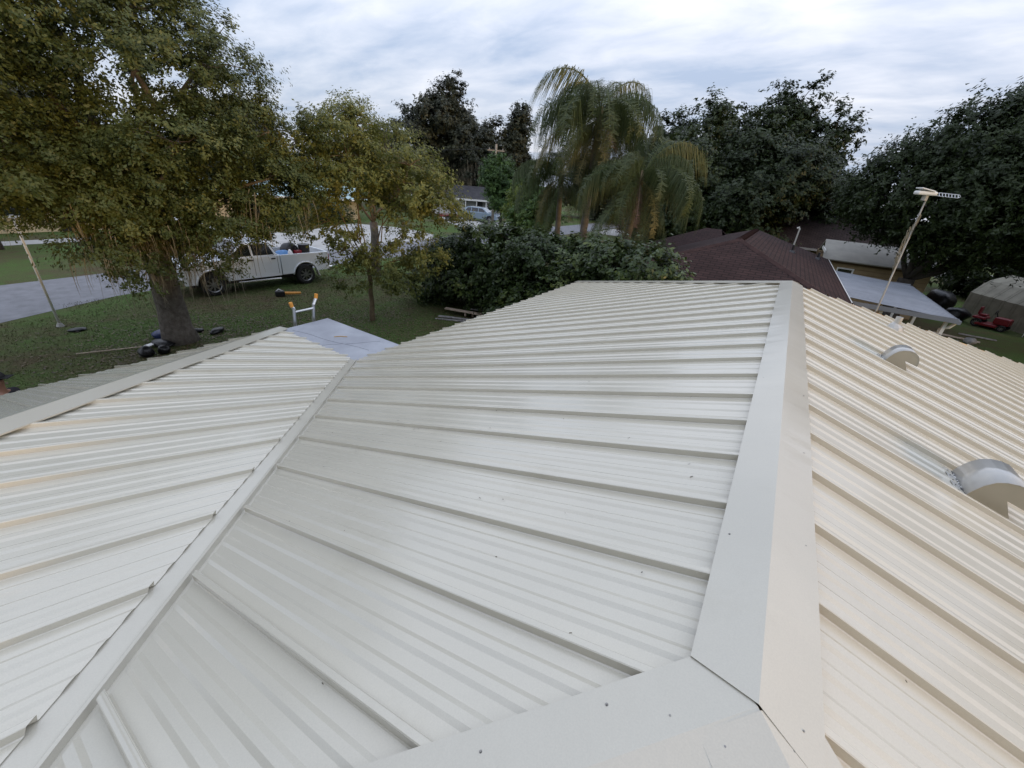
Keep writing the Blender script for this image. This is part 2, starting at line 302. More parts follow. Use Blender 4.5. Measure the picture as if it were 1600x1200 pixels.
# ================================================================== OWN HOUSE
S = 0.3286; ZR = 4.2; W = 4.456; YA = 0.578; YB = 5.644; D = 0.3048
EZ = ZR - S * W
VC = -1.356                    # valley centre: y = -x + VC
YW = W + VC                    # wing eave (3.10)
YN = YA - W                    # near eave
HW = (YW - YN) / 2; YRW = YW - HW; ZW = EZ + S * HW
XE = -6.197; XH = XE + HW; XV = -(YA - YRW)
house = empty('house', (0, 0, 0), 0, 'house in the foreground with ribbed off-white metal hip roof filling the view', 'house')
nl = math.sqrt(1 + S * S)
RH = 0.0245
def profile(d):
    """heights over one bay starting at a main rib centre: main trapezoid rib, three low pencil ribs"""
    pts = [(0.0, RH), (0.0070, RH), (0.0095, RH * .93), (0.0112, 0.002), (0.0145, 0.0)]
    for k in (1, 2, 3):
        c = d * k / 4; pts += [(c - .022, 0), (c - .010, .0052), (c + .010, .0052), (c + .022, 0)]
    pts += [(d - .0145, 0.0), (d - .0112, 0.002), (d - .0095, RH * .93), (d - .0070, RH)]
    return pts
PROF = profile(D)
def slope_panels(tagname, u_axis, dn, z_at, vmin, vmax, u0, u1, rib0, extra, low, label=None, up=1):
    """Panels over one roof plane. u = coordinate across ribs, v = horizontal distance down-slope coordinate.
    u_axis 'x' or 'y'; dn = sign of the down-slope direction; vmin/vmax(u) give the horizontal coordinate (other axis) of top and bottom."""
    nrm = (Vector((dn * S, 0, 1)) if u_axis == 'y' else Vector((0, dn * S, 1))).normalized()
    k0 = math.floor((u0 - rib0) / D) - 1
    us = []
    k = k0
    bays = int((u1 - u0) / D) + 3
    objs = []
    for g0 in range(0, bays, 3):
        cols = []
        for bq in range(3):
            base = rib0 + (k0 + g0 + bq) * D
            cols += [(base + a, h) for a, h in PROF]
        cols.append((rib0 + (k0 + g0 + 3) * D, RH + 0.0006)); cols.append((rib0 + (k0 + g0 + 3) * D + .0095, RH * .93 + .0006)); cols.append((rib0 + (k0 + g0 + 3) * D + .0112, .0026))
        hh = lambda uu: np.interp(uu, [c_[0] for c_ in cols], [c_[1] for c_ in cols])
        lo_, hi_ = cols[0][0], cols[-1][0]
        ulist = sorted(set([c_[0] for c_ in cols if u0 <= c_[0] <= u1] + [e for e in extra if lo_ < e < hi_] + [e for e in (u0, u1) if lo_ < e < hi_]))
        if len(ulist) < 2: continue
        vs, fs = [], []; NS = 9
        for uu in ulist:
            a, b_ = vmin(uu), vmax(uu)
            for q in range(NS):
                v = a + (b_ - a) * q / (NS - 1); p = Vector((v, uu, z_at(v))) if u_axis == 'y' else Vector((uu, v, z_at(v)))
                vs.append(p + nrm * (hh(uu) + low + 0.0012 * math.sin(3.1 * uu + 1.9 * v) * (0 if hh(uu) > .01 else 1)))
        for i in range(len(ulist) - 1):
            for q in range(NS - 1): fs.append((i * NS + q, (i + 1) * NS + q, (i + 1) * NS + q + 1, i * NS + q + 1))
        o = mk('roof_panel', vs, fs, 'panel_paint', tagname)
        bm = bmesh.new(); bm.from_mesh(o.data); bmesh.ops.recalc_face_normals(bm, faces=bm.faces[:])
        if bm.faces[0].normal.z < 0: bmesh.ops.reverse_faces(bm, faces=bm.faces[:])
        bm.to_mesh(o.data); bm.free(); objs.append(o)
    return objs
LOW = -0.014
def deck(name, pts, label):
    o = poly_uv(name, [(p[0], p[1], p[2] - 0.030) for p in pts], 'plywood', house, 0.016); tag(o, label); return o
A = [(0, YA, ZR), (0, YB, ZR), (-W, YB + W, EZ), (-W, YW, EZ), (XV, YRW, ZW)]
B = [(0, YA, ZR), (0, YB, ZR), (W, YB + W, EZ), (W, YN, EZ)]
Cc = [(0, YB, ZR), (-W, YB + W, EZ), (W, YB + W, EZ)]
Dd = [(0, YA, ZR), (XV, YRW, ZW), (XH, YRW, ZW), (XE, YN, EZ), (W, YN, EZ)]
Ee = [(XV, YRW, ZW), (XH, YRW, ZW), (XE, YW, EZ), (-W, YW, EZ)]
Ff = [(XH, YRW, ZW), (XE, YW, EZ), (XE, YN, EZ)]
OV = 0.03
gA = deck('roof_slope', A, 'off-white ribbed slope in the middle, left of the ridge cap')
g_ = 0.05
slope_panels(gA, 'y', -1, lambda v: ZR + S * v, lambda y: (-.02 if YA <= y <= YB else (-(y - YB) - .02 if y > YB else -(YA - y) - .02)),
             lambda y: max(-W - OV, -(y - VC) + 0.045) if y < YW + .2 else -W - OV, YRW + .03, YB + W - .02, YA + .2957, [YA, YB, W + OV + VC + .045], LOW)
gB = deck('roof_slope', B, 'warm tan-lit ribbed slope right of the ridge cap')
slope_panels(gB, 'y', 1, lambda v: ZR - S * v, lambda y: (.02 if YA <= y <= YB else ((y - YB) + .035 if y > YB else (YA - y) + .02)),
             lambda y: W + OV, YN + .02, YB + W - .03, YA + .3688, [YA, YB], LOW)
gC = deck('roof_slope', Cc, 'far end roof slope behind the hip')
slope_panels(gC, 'x', 1, lambda v: ZR - S * (v - YB), lambda x: YB + abs(x) + .02, lambda x: YB + W + OV, -W + .02, W - .02, 0.1, [0.0], LOW)
gD = deck('roof_slope', Dd, 'near roof slope below the camera')
slope_panels(gD, 'x', -1, lambda v: ZR - S * (YA - v), lambda x: (YA - abs(x) - .02 if x > XV else (YRW - .02 if x > XH else YRW - (XH - x) - .02)), lambda x: YN - OV, XE + .03, W - .02, 0.1, [0.0, XV, XH], LOW)
gE = deck('roof_slope', Ee, 'ribbed wing slope at lower left beside the valley')
slope_panels(gE, 'x', 1, lambda v: EZ + S * (YW - v), lambda x: max(YRW + .02, (YRW + (XH - x) + .02) if x < XH else -x + VC - 0.10) if x > XV - .15 or x < XH else YRW + .02,
             lambda x: min(YW + OV, -x + VC - 0.10), XE + .03, XV - .16, -1.31, [XH, -W - OV + .0], LOW)
gF = deck('roof_slope', Ff, 'greyer ribbed slope at the far left end of the wing')
slope_panels(gF, 'y', -1, lambda v: EZ + S * (v - XE), lambda y: XE + (HW - abs(y - YRW)) - .02, lambda y: XE - OV, YN + .03, YW - .03, YW - .083, [YRW], LOW)
# ridge and hip caps: folded sheet on the rib tops, small turned-down hems
def cap(p0, p1, nL, nR, half, name, lift=0.0125, e0=(0, 0), e1=(0, 0), m='cap_paint'):
    """nL,nR: unit horizontal-ish directions on each adjoining plane, away from the crest; e0/e1 shifts of the flange corners along the crest at each end"""
    p0, p1 = Vector(p0), Vector(p1); t = (p1 - p0).normalized(); nL, nR = Vector(nL), Vector(nR); vs, fs = [], []; K = 36
    rnd = random.Random(name + str(p0))
    for i in range(K + 1):
        f = i / K; c_ = p0.lerp(p1, f) + Vector((0, 0, lift + .004)); w = 0.0014 * math.sin(f * 17 + 1) + rnd.uniform(-.0009, .0009)
        sl_ = e0[0] * (1 - f) ** 6 + e1[0] * f ** 6; sr_ = e0[1] * (1 - f) ** 6 + e1[1] * f ** 6
        L1 = c_ + nL * half + t * sl_ + Vector((0, 0, w - .003)); R1 = c_ + nR * half + t * sr_ + Vector((0, 0, -w - .003))
        vs += [L1 + Vector((0, 0, -.007)) - nL * .001, L1, c_, R1, R1 + Vector((0, 0, -.007)) - nR * .001]
    for i in range(K):
        for q in range(4): fs.append((i * 5 + q, i * 5 + q + 1, (i + 1) * 5 + q + 1, (i + 1) * 5 + q))
    o = mk(name, vs, fs, m, house)
    sm = o.modifiers.new('sheet', 'SOLIDIFY'); sm.thickness = 0.0012; sm.offset = -1
    return o
aL = Vector((-1, 0, -S)); aR = Vector((1, 0, -S)); aF = Vector((0, 1, -S)); aN = Vector((0, -1, -S))
HF = 0.112
rc1 = cap((0, YA + .002, ZR + .004), (0, 2.64, ZR + .003), aL, aR, HF, 'ridge_cap', e0=(.045, -.045))
rc2 = cap((0, 2.62, ZR), (0, YB, ZR), aL, aR, HF, 'ridge_cap', e1=(.0, 0.0))
q2 = 1 / math.sqrt(2)
def hipcap(p0, p1, dA, dB, name='hip_cap', half=HF, **k):
    """dA,dB: directions in each plane, horizontal part perpendicular to the hip"""
    return cap(p0, p1, dA, dB, half, name, **k)
# hip (0,YB)->(-W,YB+W): plane A side dir (-q,-q) drop S*q ; plane C side (q,q) drop S*q
hA = Vector((-q2, -q2, -S * q2)); hC = Vector((q2, q2, -S * q2))
hc_far = hipcap((0, YB, ZR), (-W, YB + W, EZ), hA, hC)
# near left hip (0,YA)->(XV,YRW): plane A side (-q,q), plane D side (q,-q)
hA2 = Vector((-q2, q2, -S * q2)); hD = Vector((q2, -q2, -S * q2))
hc_nl = hipcap((0.0, YA, ZR - .001), (XV - .1, YRW - .1, ZW - .1 * S), hA2, hD, e0=(-.0, .0))
# near right hip (0,YA)->(W,YN): plane D side (-q,-q), plane B side (q,q)
hc_nr = hipcap((0.004, YA - .004, ZR - .001), (W, YN, EZ), Vector((-q2, -q2, -S * q2)), Vector((q2, q2, -S * q2)), e0=(.0, .0))
# wing hip (XH,YRW)->(XE,YW): plane E side (q,q), plane F side (-q,-q)
hc_w = hipcap((XH, YRW, ZW), (XE - .02, YW + .02, EZ - .02 * S), Vector((q2, q2, -S * q2)), Vector((-q2, -q2, -S * q2)))
hc_w2 = hipcap((XH, YRW, ZW), (XE, YN, EZ), Vector((q2, -q2, -S * q2)), Vector((-q2, q2, -S * q2)))
wr = cap((XV, YRW, ZW), (XH, YRW, ZW), Vector((0, 1, -S)), Vector((0, -1, -S)), HF, 'ridge_cap')
# valley flashing: shallow W sheet lying in the valley
def valley():
    vs, fs = [], []; K = 14; t = Vector((-1, 1, 0)); pm = Vector((q2, q2, 0))
    for i in range(K + 1):
        x = XV + .02 + (-W - .03 - XV - .02) * i / K; c_ = Vector((x, -x + VC, ZR + S * x + LOW - .009))
        for off, dz in ((-.14, 0.004), (-.05, 0.006), (-.014, 0.007), (-.006, .018), (.004, .018), (.011, -.002), (.04, -.001), (.10, .0)):
            vs.append(c_ + pm * off + Vector((0, 0, S * abs(off) * q2 + dz)))
    n = 8
    for i in range(K):
        for q in range(n - 1): fs.append((i * n + q, i * n + q + 1, (i + 1) * n + q + 1, (i + 1) * n + q))
    return mk('valley_flashing', vs, fs, 'cap_paint', house)
valley()
# fasteners on the cap ends
def screw(p, n, parent):
    mb = MB(); p = Vector(p); n = Vector(n).normalized(); mb.tube([p - n * .001, p + n * .001], .0032, 8); mb.tube([p + n * .001, p + n * .003], .0019, 6); return mb.build('screw', 'screw_metal', parent)
nA_, nB_, nD_ = (-S, 0, 1), (S, 0, 1), (0, -S, 1)
for x, y in ((-.055, .66), (-.09, 1.02), (-.085, 2.3)): screw((x, y, ZR + S * x + .016), nA_, rc1)
for x, y in ((.075, .60), (.085, 1.1), (.05, 1.02), (.085, 1.62), (.09, 2.2)): screw((x, y, ZR - S * x + .016), nB_, rc1)
for x, y in ((-.22, .47), (-.12, .50), (-.38, .30)): screw((x, y, ZR + S * x + .014), nA_, hc_nl)
for x, y in ((-.035, .50), (-.16, .36)): screw((x, y, ZR - S * (YA - y) + .014), nD_, hc_nl)
screw((.06, .555, ZR - S * .06 + .014), nB_, hc_nr)
# fascia and soffit, walls below
def wallring(pts, z0, z1, t, name, m):
    mb = MB(); n = len(pts)
    for i in range(n):
        a, b_ = Vector((*pts[i], 0)), Vector((*pts[(i + 1) % n], 0)); d = (b_ - a); l = d.length; c_ = (a + b_) / 2
        mb.box((c_.x, c_.y, (z0 + z1) / 2), (l + t, t, z1 - z0), math.atan2(d.y, d.x))
    return mb.build(name, m, house)
ring = [(W, YB + W), (-W, YB + W), (-W, YW), (XE, YW), (XE, YN), (W, YN)]
wallring([(W - .03, YB + W - .03), (-W + .03, YB + W - .03), (-W + .03, YW - .03), (XE + .03, YW - .03), (XE + .03, YN + .03), (W - .03, YN + .03)], EZ - .20, EZ - .045, .022, 'fascia', 'fascia_white')
o_ = .42
wallring([(W - o_, YB + W - o_), (-W + o_, YB + W - o_), (-W + o_, YW - o_), (XE + o_, YW - o_), (XE + o_, YN + o_), (W - o_, YN + o_)], 0, EZ - .10, .16, 'wall', 'stucco')
# flat porch roof in the inner corner
pz = EZ - 0.012
pr_ = [(XE + .06, YW - .05), (XE + .045, YW + .78), (-W + .05, YW + .76), (-W + .0, YW - .12)]
mb = MB(); mb.prism([(p[0], p[1]) for p in pr_], 'z', pz - .05, pz); porch = mb.build('porch_roof', 'grey_membrane', house, bevel=.004); tag(porch, 'grey-blue membrane covered flat roof patch in the corner')
mb = MB(); mb.box((XE + .10, YW + .70, pz / 2 - .03), (.10, .10, pz - .06)); mb.build('porch_post', 'fascia_white', house)
for k, (ax, ay, bx, by, w_) in enumerate(((-6.0, 3.18, -4.6, 3.42, .004), (-5.2, 3.1, -4.75, 3.75, .003))):
    mb = MB(); mb.tube([(ax + (bx - ax) * f, ay + (by - ay) * f + .02 * math.sin(f * 9), pz + .002) for f in np.linspace(0, 1, 9)], w_, 5); mb.build('membrane_wrinkle', 'grey_membrane', porch)
mb = MB(); mb.tube([(-5.35, 3.42, pz + .004), (-5.3, 3.5, pz + .006), (-5.22, 3.55, pz + .004)], .008, 5); mb.build('wood_scrap', 'plywood', porch)
# exposed timber strip along the uncapped far-right hip
mb = MB(); n_ = 16
for i in range(n_):
    f0 = .04 + i * .92 / n_; f1 = f0 + .92 / n_ * (.55 + .4 * random.random())
    a = Vector((W * f0, YB + W * f0, ZR - S * W * f0)); b_ = Vector((W * f1, YB + W * f1, ZR - S * W * f1)); u = (b_ - a).normalized(); s_ = Vector((q2, -q2, -S * q2)) * .028; up = Vector((0, 0, -.014 + .006 * random.random()))
    mb.add([a - s_ * .3 + up, a + s_ + up, b_ + s_ + up, b_ - s_ * .3 + up] + [p + Vector((0, 0, -.014)) for p in (a - s_ * .3 + up, a + s_ + up, b_ + s_ + up, b_ - s_ * .3 + up)], [(0, 1, 2, 3), (7, 6, 5, 4), (0, 4, 5, 1), (1, 5, 6, 2), (2, 6, 7, 3), (3, 7, 4, 0)])
mb.build('hip_board', 'plywood', house)
# gooseneck roof vents
def vent(x0, y0, wid, sc, label):
    v = empty('roof_vent'); v.parent = house; tag(v, label)
    z0 = ZR - S * x0 + LOW; ca = math.atan(S); ex = Vector((math.cos(ca), 0, -math.sin(ca))); ez = Vector((math.sin(ca), 0, math.cos(ca)))
    o0 = Vector((x0, y0, z0))
    outer = [(0, .003), (.002, .04), (.008, .078), (.022, .112), (.045, .134), (.075, .148), (.105, .151), (.135, .141), (.158, .119), (.172, .095), (.178, .072)]
    inner = [(.100, .070), (.166, .003)]
    outer = [(a * sc, b_ * sc) for a, b_ in outer]; inner = [(a * sc, b_ * sc) for a, b_ in inner]
    P = lambda q, y: o0 + ex * q[0] + ez * q[1] + Vector((0, y, 0))
    for yy in (0.0, wid):
        poly = outer + inner; n = len(poly); vs = [P(q, yy) for q in poly] + [P(q, yy + (.002 if yy == 0 else -.002)) for q in poly]
        mb = MB(); mb.add(vs, [tuple(range(n)), tuple(range(2 * n - 1, n - 1, -1))] + [(i, i + n, (i + 1) % n + n, (i + 1) % n) for i in range(n)]); mb.build('side_plate', 'vent_paint', v)
    vs, fs = [], []
    for q in outer: vs += [P(q, -.002), P((q[0], q[1]), wid + .002)]
    for i in range(len(outer) - 1): fs.append((2 * i, 2 * i + 1, 2 * i + 3, 2 * i + 2))
    h = mk('hood', vs, fs, 'galv', v, smooth=True); sm = h.modifiers.new('s', 'SOLIDIFY'); sm.thickness = .0015
    vs = [P(inner[0], .002), P(inner[0], wid - .002), P(inner[1], wid - .002), P(inner[1], .002)]; mk('throat', vs, [(0, 1, 2, 3)], 'vent_paint', v)
    mb = MB(); a, c1 = P((-.035 * sc, .005), -.0), P((.005, .005), wid); 
    mb.add([P((-.035, .0045), -.003), P((.004, .0045), -.003), P((.004, .0045), wid + .003), P((-.035, .0045), wid + .003)] + [P((-.035, .003), -.003), P((.004, .003), -.003), P((.004, .003), wid + .003), P((-.035, .003), wid + .003)], [(0, 1, 2, 3), (7, 6, 5, 4), (0, 4, 5, 1), (1, 5, 6, 2), (2, 6, 7, 3), (3, 7, 4, 0)]); mb.build('flange', 'galv', v)
    mb = MB(); mb.tube([P((.0 + .003 * math.sin(k * 2.3), .006), wid * k / 9) for k in range(10)], [.0035 + .002 * random.random() for k in range(10)], 6); mb.tube([P((.14 * sc * k / 7, .005), -.003) for k in range(8)], .003, 5); mb.build('sealant_bead', 'sealant', v)
    for k in range(5): screw(P((-.022, .0045), wid * (.08 + .21 * k)), (S, 0, 1), v)
    return v
vent(.765, 2.22, .20, 1.0, 'nearer gooseneck roof vent with pale hood near right edge')
vent(.725, 4.075, .17, 1.0, 'farther gooseneck roof vent with pale hood')
# plumbing vent pipe with boot
vp = empty('vent_pipe'); vp.parent = house; tag(vp, 'short shiny vent pipe with crumpled boot')
x, y = 1.11, 6.02; z = ZR - S * x
mb = MB(); mb.tube([(x, y, z - .03), (x, y, z + .13)], .032, 14); mb.build('pipe', 'galv', vp, smooth=False)
mb = MB(); mb.tube([(x, y, z - .01), (x, y, z + .02), (x - .005, y, z + .045), (x, y, z + .06)], [.085, .07, .05, .034], 10); mb.build('boot', 'galv', vp)
# bits of debris on the sheets
vs, fs = [], []
for k in range(95):
    t = random.random()
    if t < .6: y = random.uniform(.2, 3.2); x = random.uniform(-2.6, -.12); zf = ZR + S * x; ok = x > -(y - VC) + .15 and x < -(YA - y) - .12
    elif t < .9: y = random.uniform(.7, 3.5); x = random.uniform(.13, 1.3); zf = ZR - S * x; ok = True
    else: x = random.uniform(-3.6, -1.6); y = random.uniform(.2, 1.8); zf = EZ + S * (YW - y); ok = y < -x + VC - .15 and y > YRW + (XH - x) + .15
    if not ok: continue
    l, w_ = random.uniform(.0015, .006), random.uniform(.0007, .0018); a = random.uniform(0, 6.3); n = len(vs); zf += LOW + .0045
    s_x = S if t < .6 else (-S if t < .9 else 0); s_y = 0 if t < .9 else -S
    for dx_, dy_ in ((-l, -w_), (l, -w_), (l, w_), (-l, w_)):
        px, py = dx_ * math.cos(a) - dy_ * math.sin(a), dx_ * math.sin(a) + dy_ * math.cos(a); vs.append((x + px, y + py, zf + px * s_x + py * s_y + .001))
    fs.append((n, n + 1, n + 2, n + 3))
deb = mk('debris', vs, fs, 'debris'); tag(deb, 'dark specks of leaf debris scattered over the metal roof', 'debris', kind='stuff')

# ================================================================== GROUND, ROAD
def sheet(name, pts, z, m, label=None):
    o = poly_uv(name, [(p[0], p[1], z) for p in pts], m); tag(o, kind='structure'); return o
mk_g = bpy.data.meshes.new('ground'); 
gv = [(-400, -300, 0), (400, -300, 0), (400, 500, 0), (-400, 500, 0)]
g = mk('ground', gv, [(0, 1, 2, 3)], 'lawn'); tag(g, kind='structure')
sheet('road', [(-17.2, -30), (-17.8, -6), (-19.15, 1.66), (-19.9, 3.4), (-20.5, 4.8), (-20.75, 7), (-20.9, 22), (-20.9, 140), (-25.6, 140), (-25.6, 30), (-24.9, 8), (-24.4, 3), (-23.4, -6), (-22.8, -30)], 0.006, 'asphalt')
sheet('side_street', [(-25.0, 13.0), (-26.0, 14.5), (-30.3, 15.4), (-46, 15.0), (-46, 17.9), (-33.6, 18.0), (-32, 18.7), (-34.7, 23.5), (-36, 27.5), (-31.5, 30), (-27, 29), (-25.3, 27)], 0.010, 'concrete')
sheet('driveway', [(-25.5, 36.3), (-28.0, 35.3), (-36, 40.2), (-40, 43.2), (-37.8, 46.8), (-33.5, 44.3), (-28.5, 50.5), (-25.5, 50)], 0.009, 'concrete')
sheet('path', [(-33.0, -12), (-34.6, -12), (-35.2, 9), (-33.8, 9)], 0.008, 'concrete')
sheet('cross_street', [(-20.5, 49), (-20.5, 58), (60, 66), (60, 58)], 0.012, 'concrete')

# ================================================================== VEGETATION
def unit(n, rng):
    v = rng.normal(size=(n, 3)); return v / np.linalg.norm(v, axis=1)[:, None]
def leaves(name, cen, size, m, parent, rng, upbias=0.6, asp=0.5, tint=None, drop=0.0, tri=False, nh=None, th=None):
    n = len(cen); nrm = unit(n, rng)
    if nh is None: nrm[:, 2] = np.abs(nrm[:, 2]) + upbias
    else: nrm = nrm * .55 + nh
    nrm /= np.linalg.norm(nrm, axis=1)[:, None]
    t = unit(n, rng); t[:, 2] -= drop
    if th is not None: t = t * .75 + th
    t -= nrm * np.sum(t * nrm, 1)[:, None]; t /= np.linalg.norm(t, axis=1)[:, None] + 1e-9; bt = np.cross(nrm, t)
    L = (size * rng.uniform(.6, 1.35, n))[:, None]
    if tri:
        V = np.stack([cen - t * L * .5 - bt * L * asp * .5, cen - t * L * .3 + bt * L * asp * .6, cen + t * L * .6], 1).reshape(-1, 3); F = np.arange(3 * n).reshape(n, 3)
    else: V = np.stack([cen - t * L * .5, cen + bt * L * asp * .5 + t * L * .05, cen + t * L * .5, cen - bt * L * asp * .5 + t * L * .05], 1).reshape(-1, 3)
    if not tri: F = np.arange(4 * n).reshape(n, 4)
    r = rng.random(n) if tint is None else np.clip(tint + rng.normal(0, .11, n), 0, 1)
    return mk_np(name, V, F, m, parent, r)
def limb(a, b_, rng, sag=0.0, k=6, wob=.08):
    a, b_ = np.array(a, float), np.array(b_, float); L = np.linalg.norm(b_ - a); pts = []
    for i in range(k + 1):
        f = i / k; p = a + (b_ - a) * f; p[2] += sag * L * math.sin(f * math.pi); 
        if 0 < i < k: p += rng.normal(0, wob * L / k * 1.2, 3)
        pts.append(p)
    return pts
def clumps(lobes, n, rng, shell=0.45):
    vol = np.array([l[3] * l[4] * l[5] * (l[6] if len(l) > 6 else 1) for l in lobes]) ** .8; idx = rng.choice(len(lobes), n, p=vol / vol.sum())
    L = np.array([l[:6] for l in lobes])[idx]; d = unit(n, rng); rr = (shell + (1 - shell) * rng.random(n)) ** .7
    return L[:, :3] + d * L[:, 3:6] * rr[:, None], idx, rr
def tree(name, base, trunk_r, fork, lobes, ncl, nlf, clr, lsz, lm, bm_, label, group=None, seed=1, flat=.65, stretch=1.0, shell=.45, twigs=60, moss=0, upbias=.6, lean=(0, 0), asp=.5, light=.4, crown_name='crown', mossl=(.35, 1.2), cat='tree', tw=.012, drop=0.0, tri=False):
    rng = np.random.default_rng(seed); base = np.array(base, float)
    t = empty(name, tuple(base), 0, label, cat, group)
    rel = [tuple([l[0] - base[0], l[1] - base[1], l[2] - base[2]]) + tuple(l[3:]) for l in lobes]
    mb = MB(); fk = np.array([lean[0], lean[1], fork])
    tp = limb((0, 0, -.1), fk, rng, 0, 5, .03); tp[0] = np.array([0, 0, -.15]); rad = [trunk_r * k for k in (1.38, 1.08, .98, .92, .88, .84)]
    mb.tube(tp, rad, 12)
    ends = []; 
    for l in rel:
        c_ = np.array(l[:3]); tgt = c_ + np.array([0, 0, l[5] * .25]); pts = limb(fk, tgt, rng, .07, 7, .16); r0 = trunk_r * .5 * min(1, .45 + .12 * max(l[3:6]))
        mb.tube(pts, np.linspace(r0, r0 * .22, 8), 7); ends += pts[2:]
    cc, idx, rr = clumps(rel, ncl, rng, shell); E_ = np.array(ends)
    sub = rng.choice(ncl, min(twigs, ncl), replace=False)
    for i in sub:
        j = np.argmin(np.sum((E_ - cc[i]) ** 2, 1)); L_ = np.linalg.norm(E_[j] - cc[i]); mb.tube(limb(E_[j], cc[i], rng, .04, 4, .12), np.linspace(tw * (1 + L_ * .5), tw * .5, 5), 4, False)
    mb.build('trunk', bm_, t, smooth=True)
    m_ = rng.poisson(nlf, ncl) + 6; rep = np.repeat(np.arange(ncl), m_); nl_ = len(rep); NSP = 11
    cs = clr * rng.uniform(.65, 1.35, ncl); lc = np.array([l[:3] for l in rel])[idx]; outw = cc - lc; outw /= np.linalg.norm(outw, axis=1)[:, None] + 1e-6
    sdir = unit(ncl * NSP, rng).reshape(ncl, NSP, 3) + outw[:, None, :] * .75 + np.array([0, 0, .12 * stretch]); sdir /= np.linalg.norm(sdir, axis=2)[:, :, None]
    sdir *= rng.uniform(.55, 1.25, (ncl, NSP))[:, :, None] * np.array([1, 1, flat * stretch])
    sp = rng.integers(0, NSP, nl_); dv = sdir[rep, sp]; u_ = rng.random(nl_) ** .62
    P = cc[rep] + dv * (cs[rep] * 1.75 * u_)[:, None] + rng.normal(0, 1, (nl_, 3)) * (clr * .13)
    dn_ = dv / (np.linalg.norm(dv, axis=1)[:, None] + 1e-6)
    nh = dn_ * .55 + outw[rep] * .35 + np.array([0, 0, upbias * .8])
    tint = light + rng.normal(0, .14, ncl)
    leaves(crown_name, P, lsz, lm, t, rng, upbias, asp, tint[rep], drop, tri, nh, dn_)
    if moss:
        low = np.argsort(cc[:, 2] + rng.normal(0, .45, ncl))[:max(moss, 1)] ; V, F = [], []
        for i in low:
            for q in range(rng.integers(14, 24)):
                p = cc[i] + rng.normal(0, clr * .5, 3); l_ = rng.uniform(*mossl) * rng.uniform(.4, 1); w_ = rng.uniform(.004, .010) * (lsz / .08); a = rng.random() * 6.28; o_ = np.array([math.cos(a), math.sin(a), 0]) * w_
                n = len(V); ks = 4
                for s_ in range(ks + 1):
                    f = s_ / ks; pc = p + np.array([.05 * math.sin(3 * f + q), .05 * math.cos(2.3 * f + i), -l_ * f]); V += [pc - o_ * (1 - .75 * f), pc + o_ * (1 - .75 * f)]
                for s_ in range(ks): F.append((n + 2 * s_, n + 2 * s_ + 1, n + 2 * s_ + 3, n + 2 * s_ + 2))
        mk_np('hanging_moss', np.array(V), np.array(F), 'moss', t)['kind'] = 'stuff'
    return t

# --- big live oak over the front lawn
tree('oak_tree', (-14.3, 4.4, 0), .36, 2.5,
     [(-14.0, 5.0, 6.2, 2.6, 2.6, 2.2), (-14.6, 2.0, 5.6, 2.4, 2.2, 2.0), (-12.9, 5.9, 6.5, 1.5, 1.3, 1.4), (-14.5, 3.6, 8.6, 2.8, 2.6, 2.0), (-13.0, 4.0, 4.2, 1.7, 1.9, 1.2), (-14.8, 6.3, 4.9, 1.5, 1.4, 1.0),
      (-13.4, 2.0, 7.6, 2.0, 2.0, 1.8), (-15.2, 0.2, 6.8, 2.0, 1.6, 1.8), (-15.0, 1.2, 4.4, 1.5, 1.4, .8), (-13.9, 5.2, 9.0, 1.7, 1.5, 1.4), (-12.6, 3.5, 3.3, 1.1, 1.2, .8), (-12.6, 5.7, 3.8, 1.1, 1.2, .7), (-13.2, 1.4, 4.6, 1.6, 1.6, 1.2), (-12.4, 7.0, 5.4, 1.2, 1.1, .9), (-13.2, 7.4, 4.6, 1.0, .9, .7), (-12.3, 5.5, 4.0, 1.0, 1.2, .8), (-12.1, 6.6, 4.3, 1.1, 1.1, .9), (-12.8, 3.5, 2.7, 1.0, 1.1, .6), (-13.4, 2.5, 4.2, 1.2, 1.2, .9), (-12.2, 4.7, 4.9, 1.3, 1.4, 1.0), (-12.5, 5.3, 3.1, .9, .9, .45), (-12.3, 6.3, 3.5, .8, .8, .5), (-12.9, 2.6, 3.7, .9, .9, .5), (-12.9, 4.85, 2.6, .8, .8, .45), (-14.0, 2.0, 4.3, 1.1, 1.2, .8)],
     1180, 295, .36, .077, 'leaf_oak', 'bark_oak', 'large live oak with moss and olive crown, thick trunk on the lawn', seed=3, twigs=260, moss=50, light=.45, shell=.35, tw=.014)
# --- slender spreading tree with yellowing leaves in front of the truck's tail
tree('young_tree', (-12.04, 9.53, 0), .085, 1.75,
     [(-12.2, 9.2, 4.6, 1.5, 1.6, 1.0), (-11.0, 10.6, 4.4, 1.4, 1.5, 1.0), (-12.6, 7.9, 5.3, 1.1, 1.2, .8), (-11.9, 9.0, 5.9, 1.1, 1.1, .55), (-10.6, 11.6, 4.0, .9, 1.0, .9), (-12.6, 8.6, 3.2, .9, 1.0, .7), (-11.3, 10.4, 2.8, 1.0, 1.1, .6), (-11.6, 9.9, 1.9, .9, .9, .4), (-12.0, 8.9, 1.7, .8, .8, .4), (-11.2, 10.2, 1.4, .7, .7, .35), (-11.5, 8.3, 2.6, .8, .8, .5), (-10.7, 10.9, 2.2, .8, .8, .5), (-10.8, 10.4, 5.0, 1.0, 1.0, .6), (-11.7, 8.8, 5.1, 1.1, 1.1, .6)],
     500, 95, .27, .100, 'leaf_young', 'bark_light', 'slender young tree with yellowish spreading crown beside the truck tail', seed=5, twigs=230, light=.5, shell=.3, tw=.010, asp=.45)
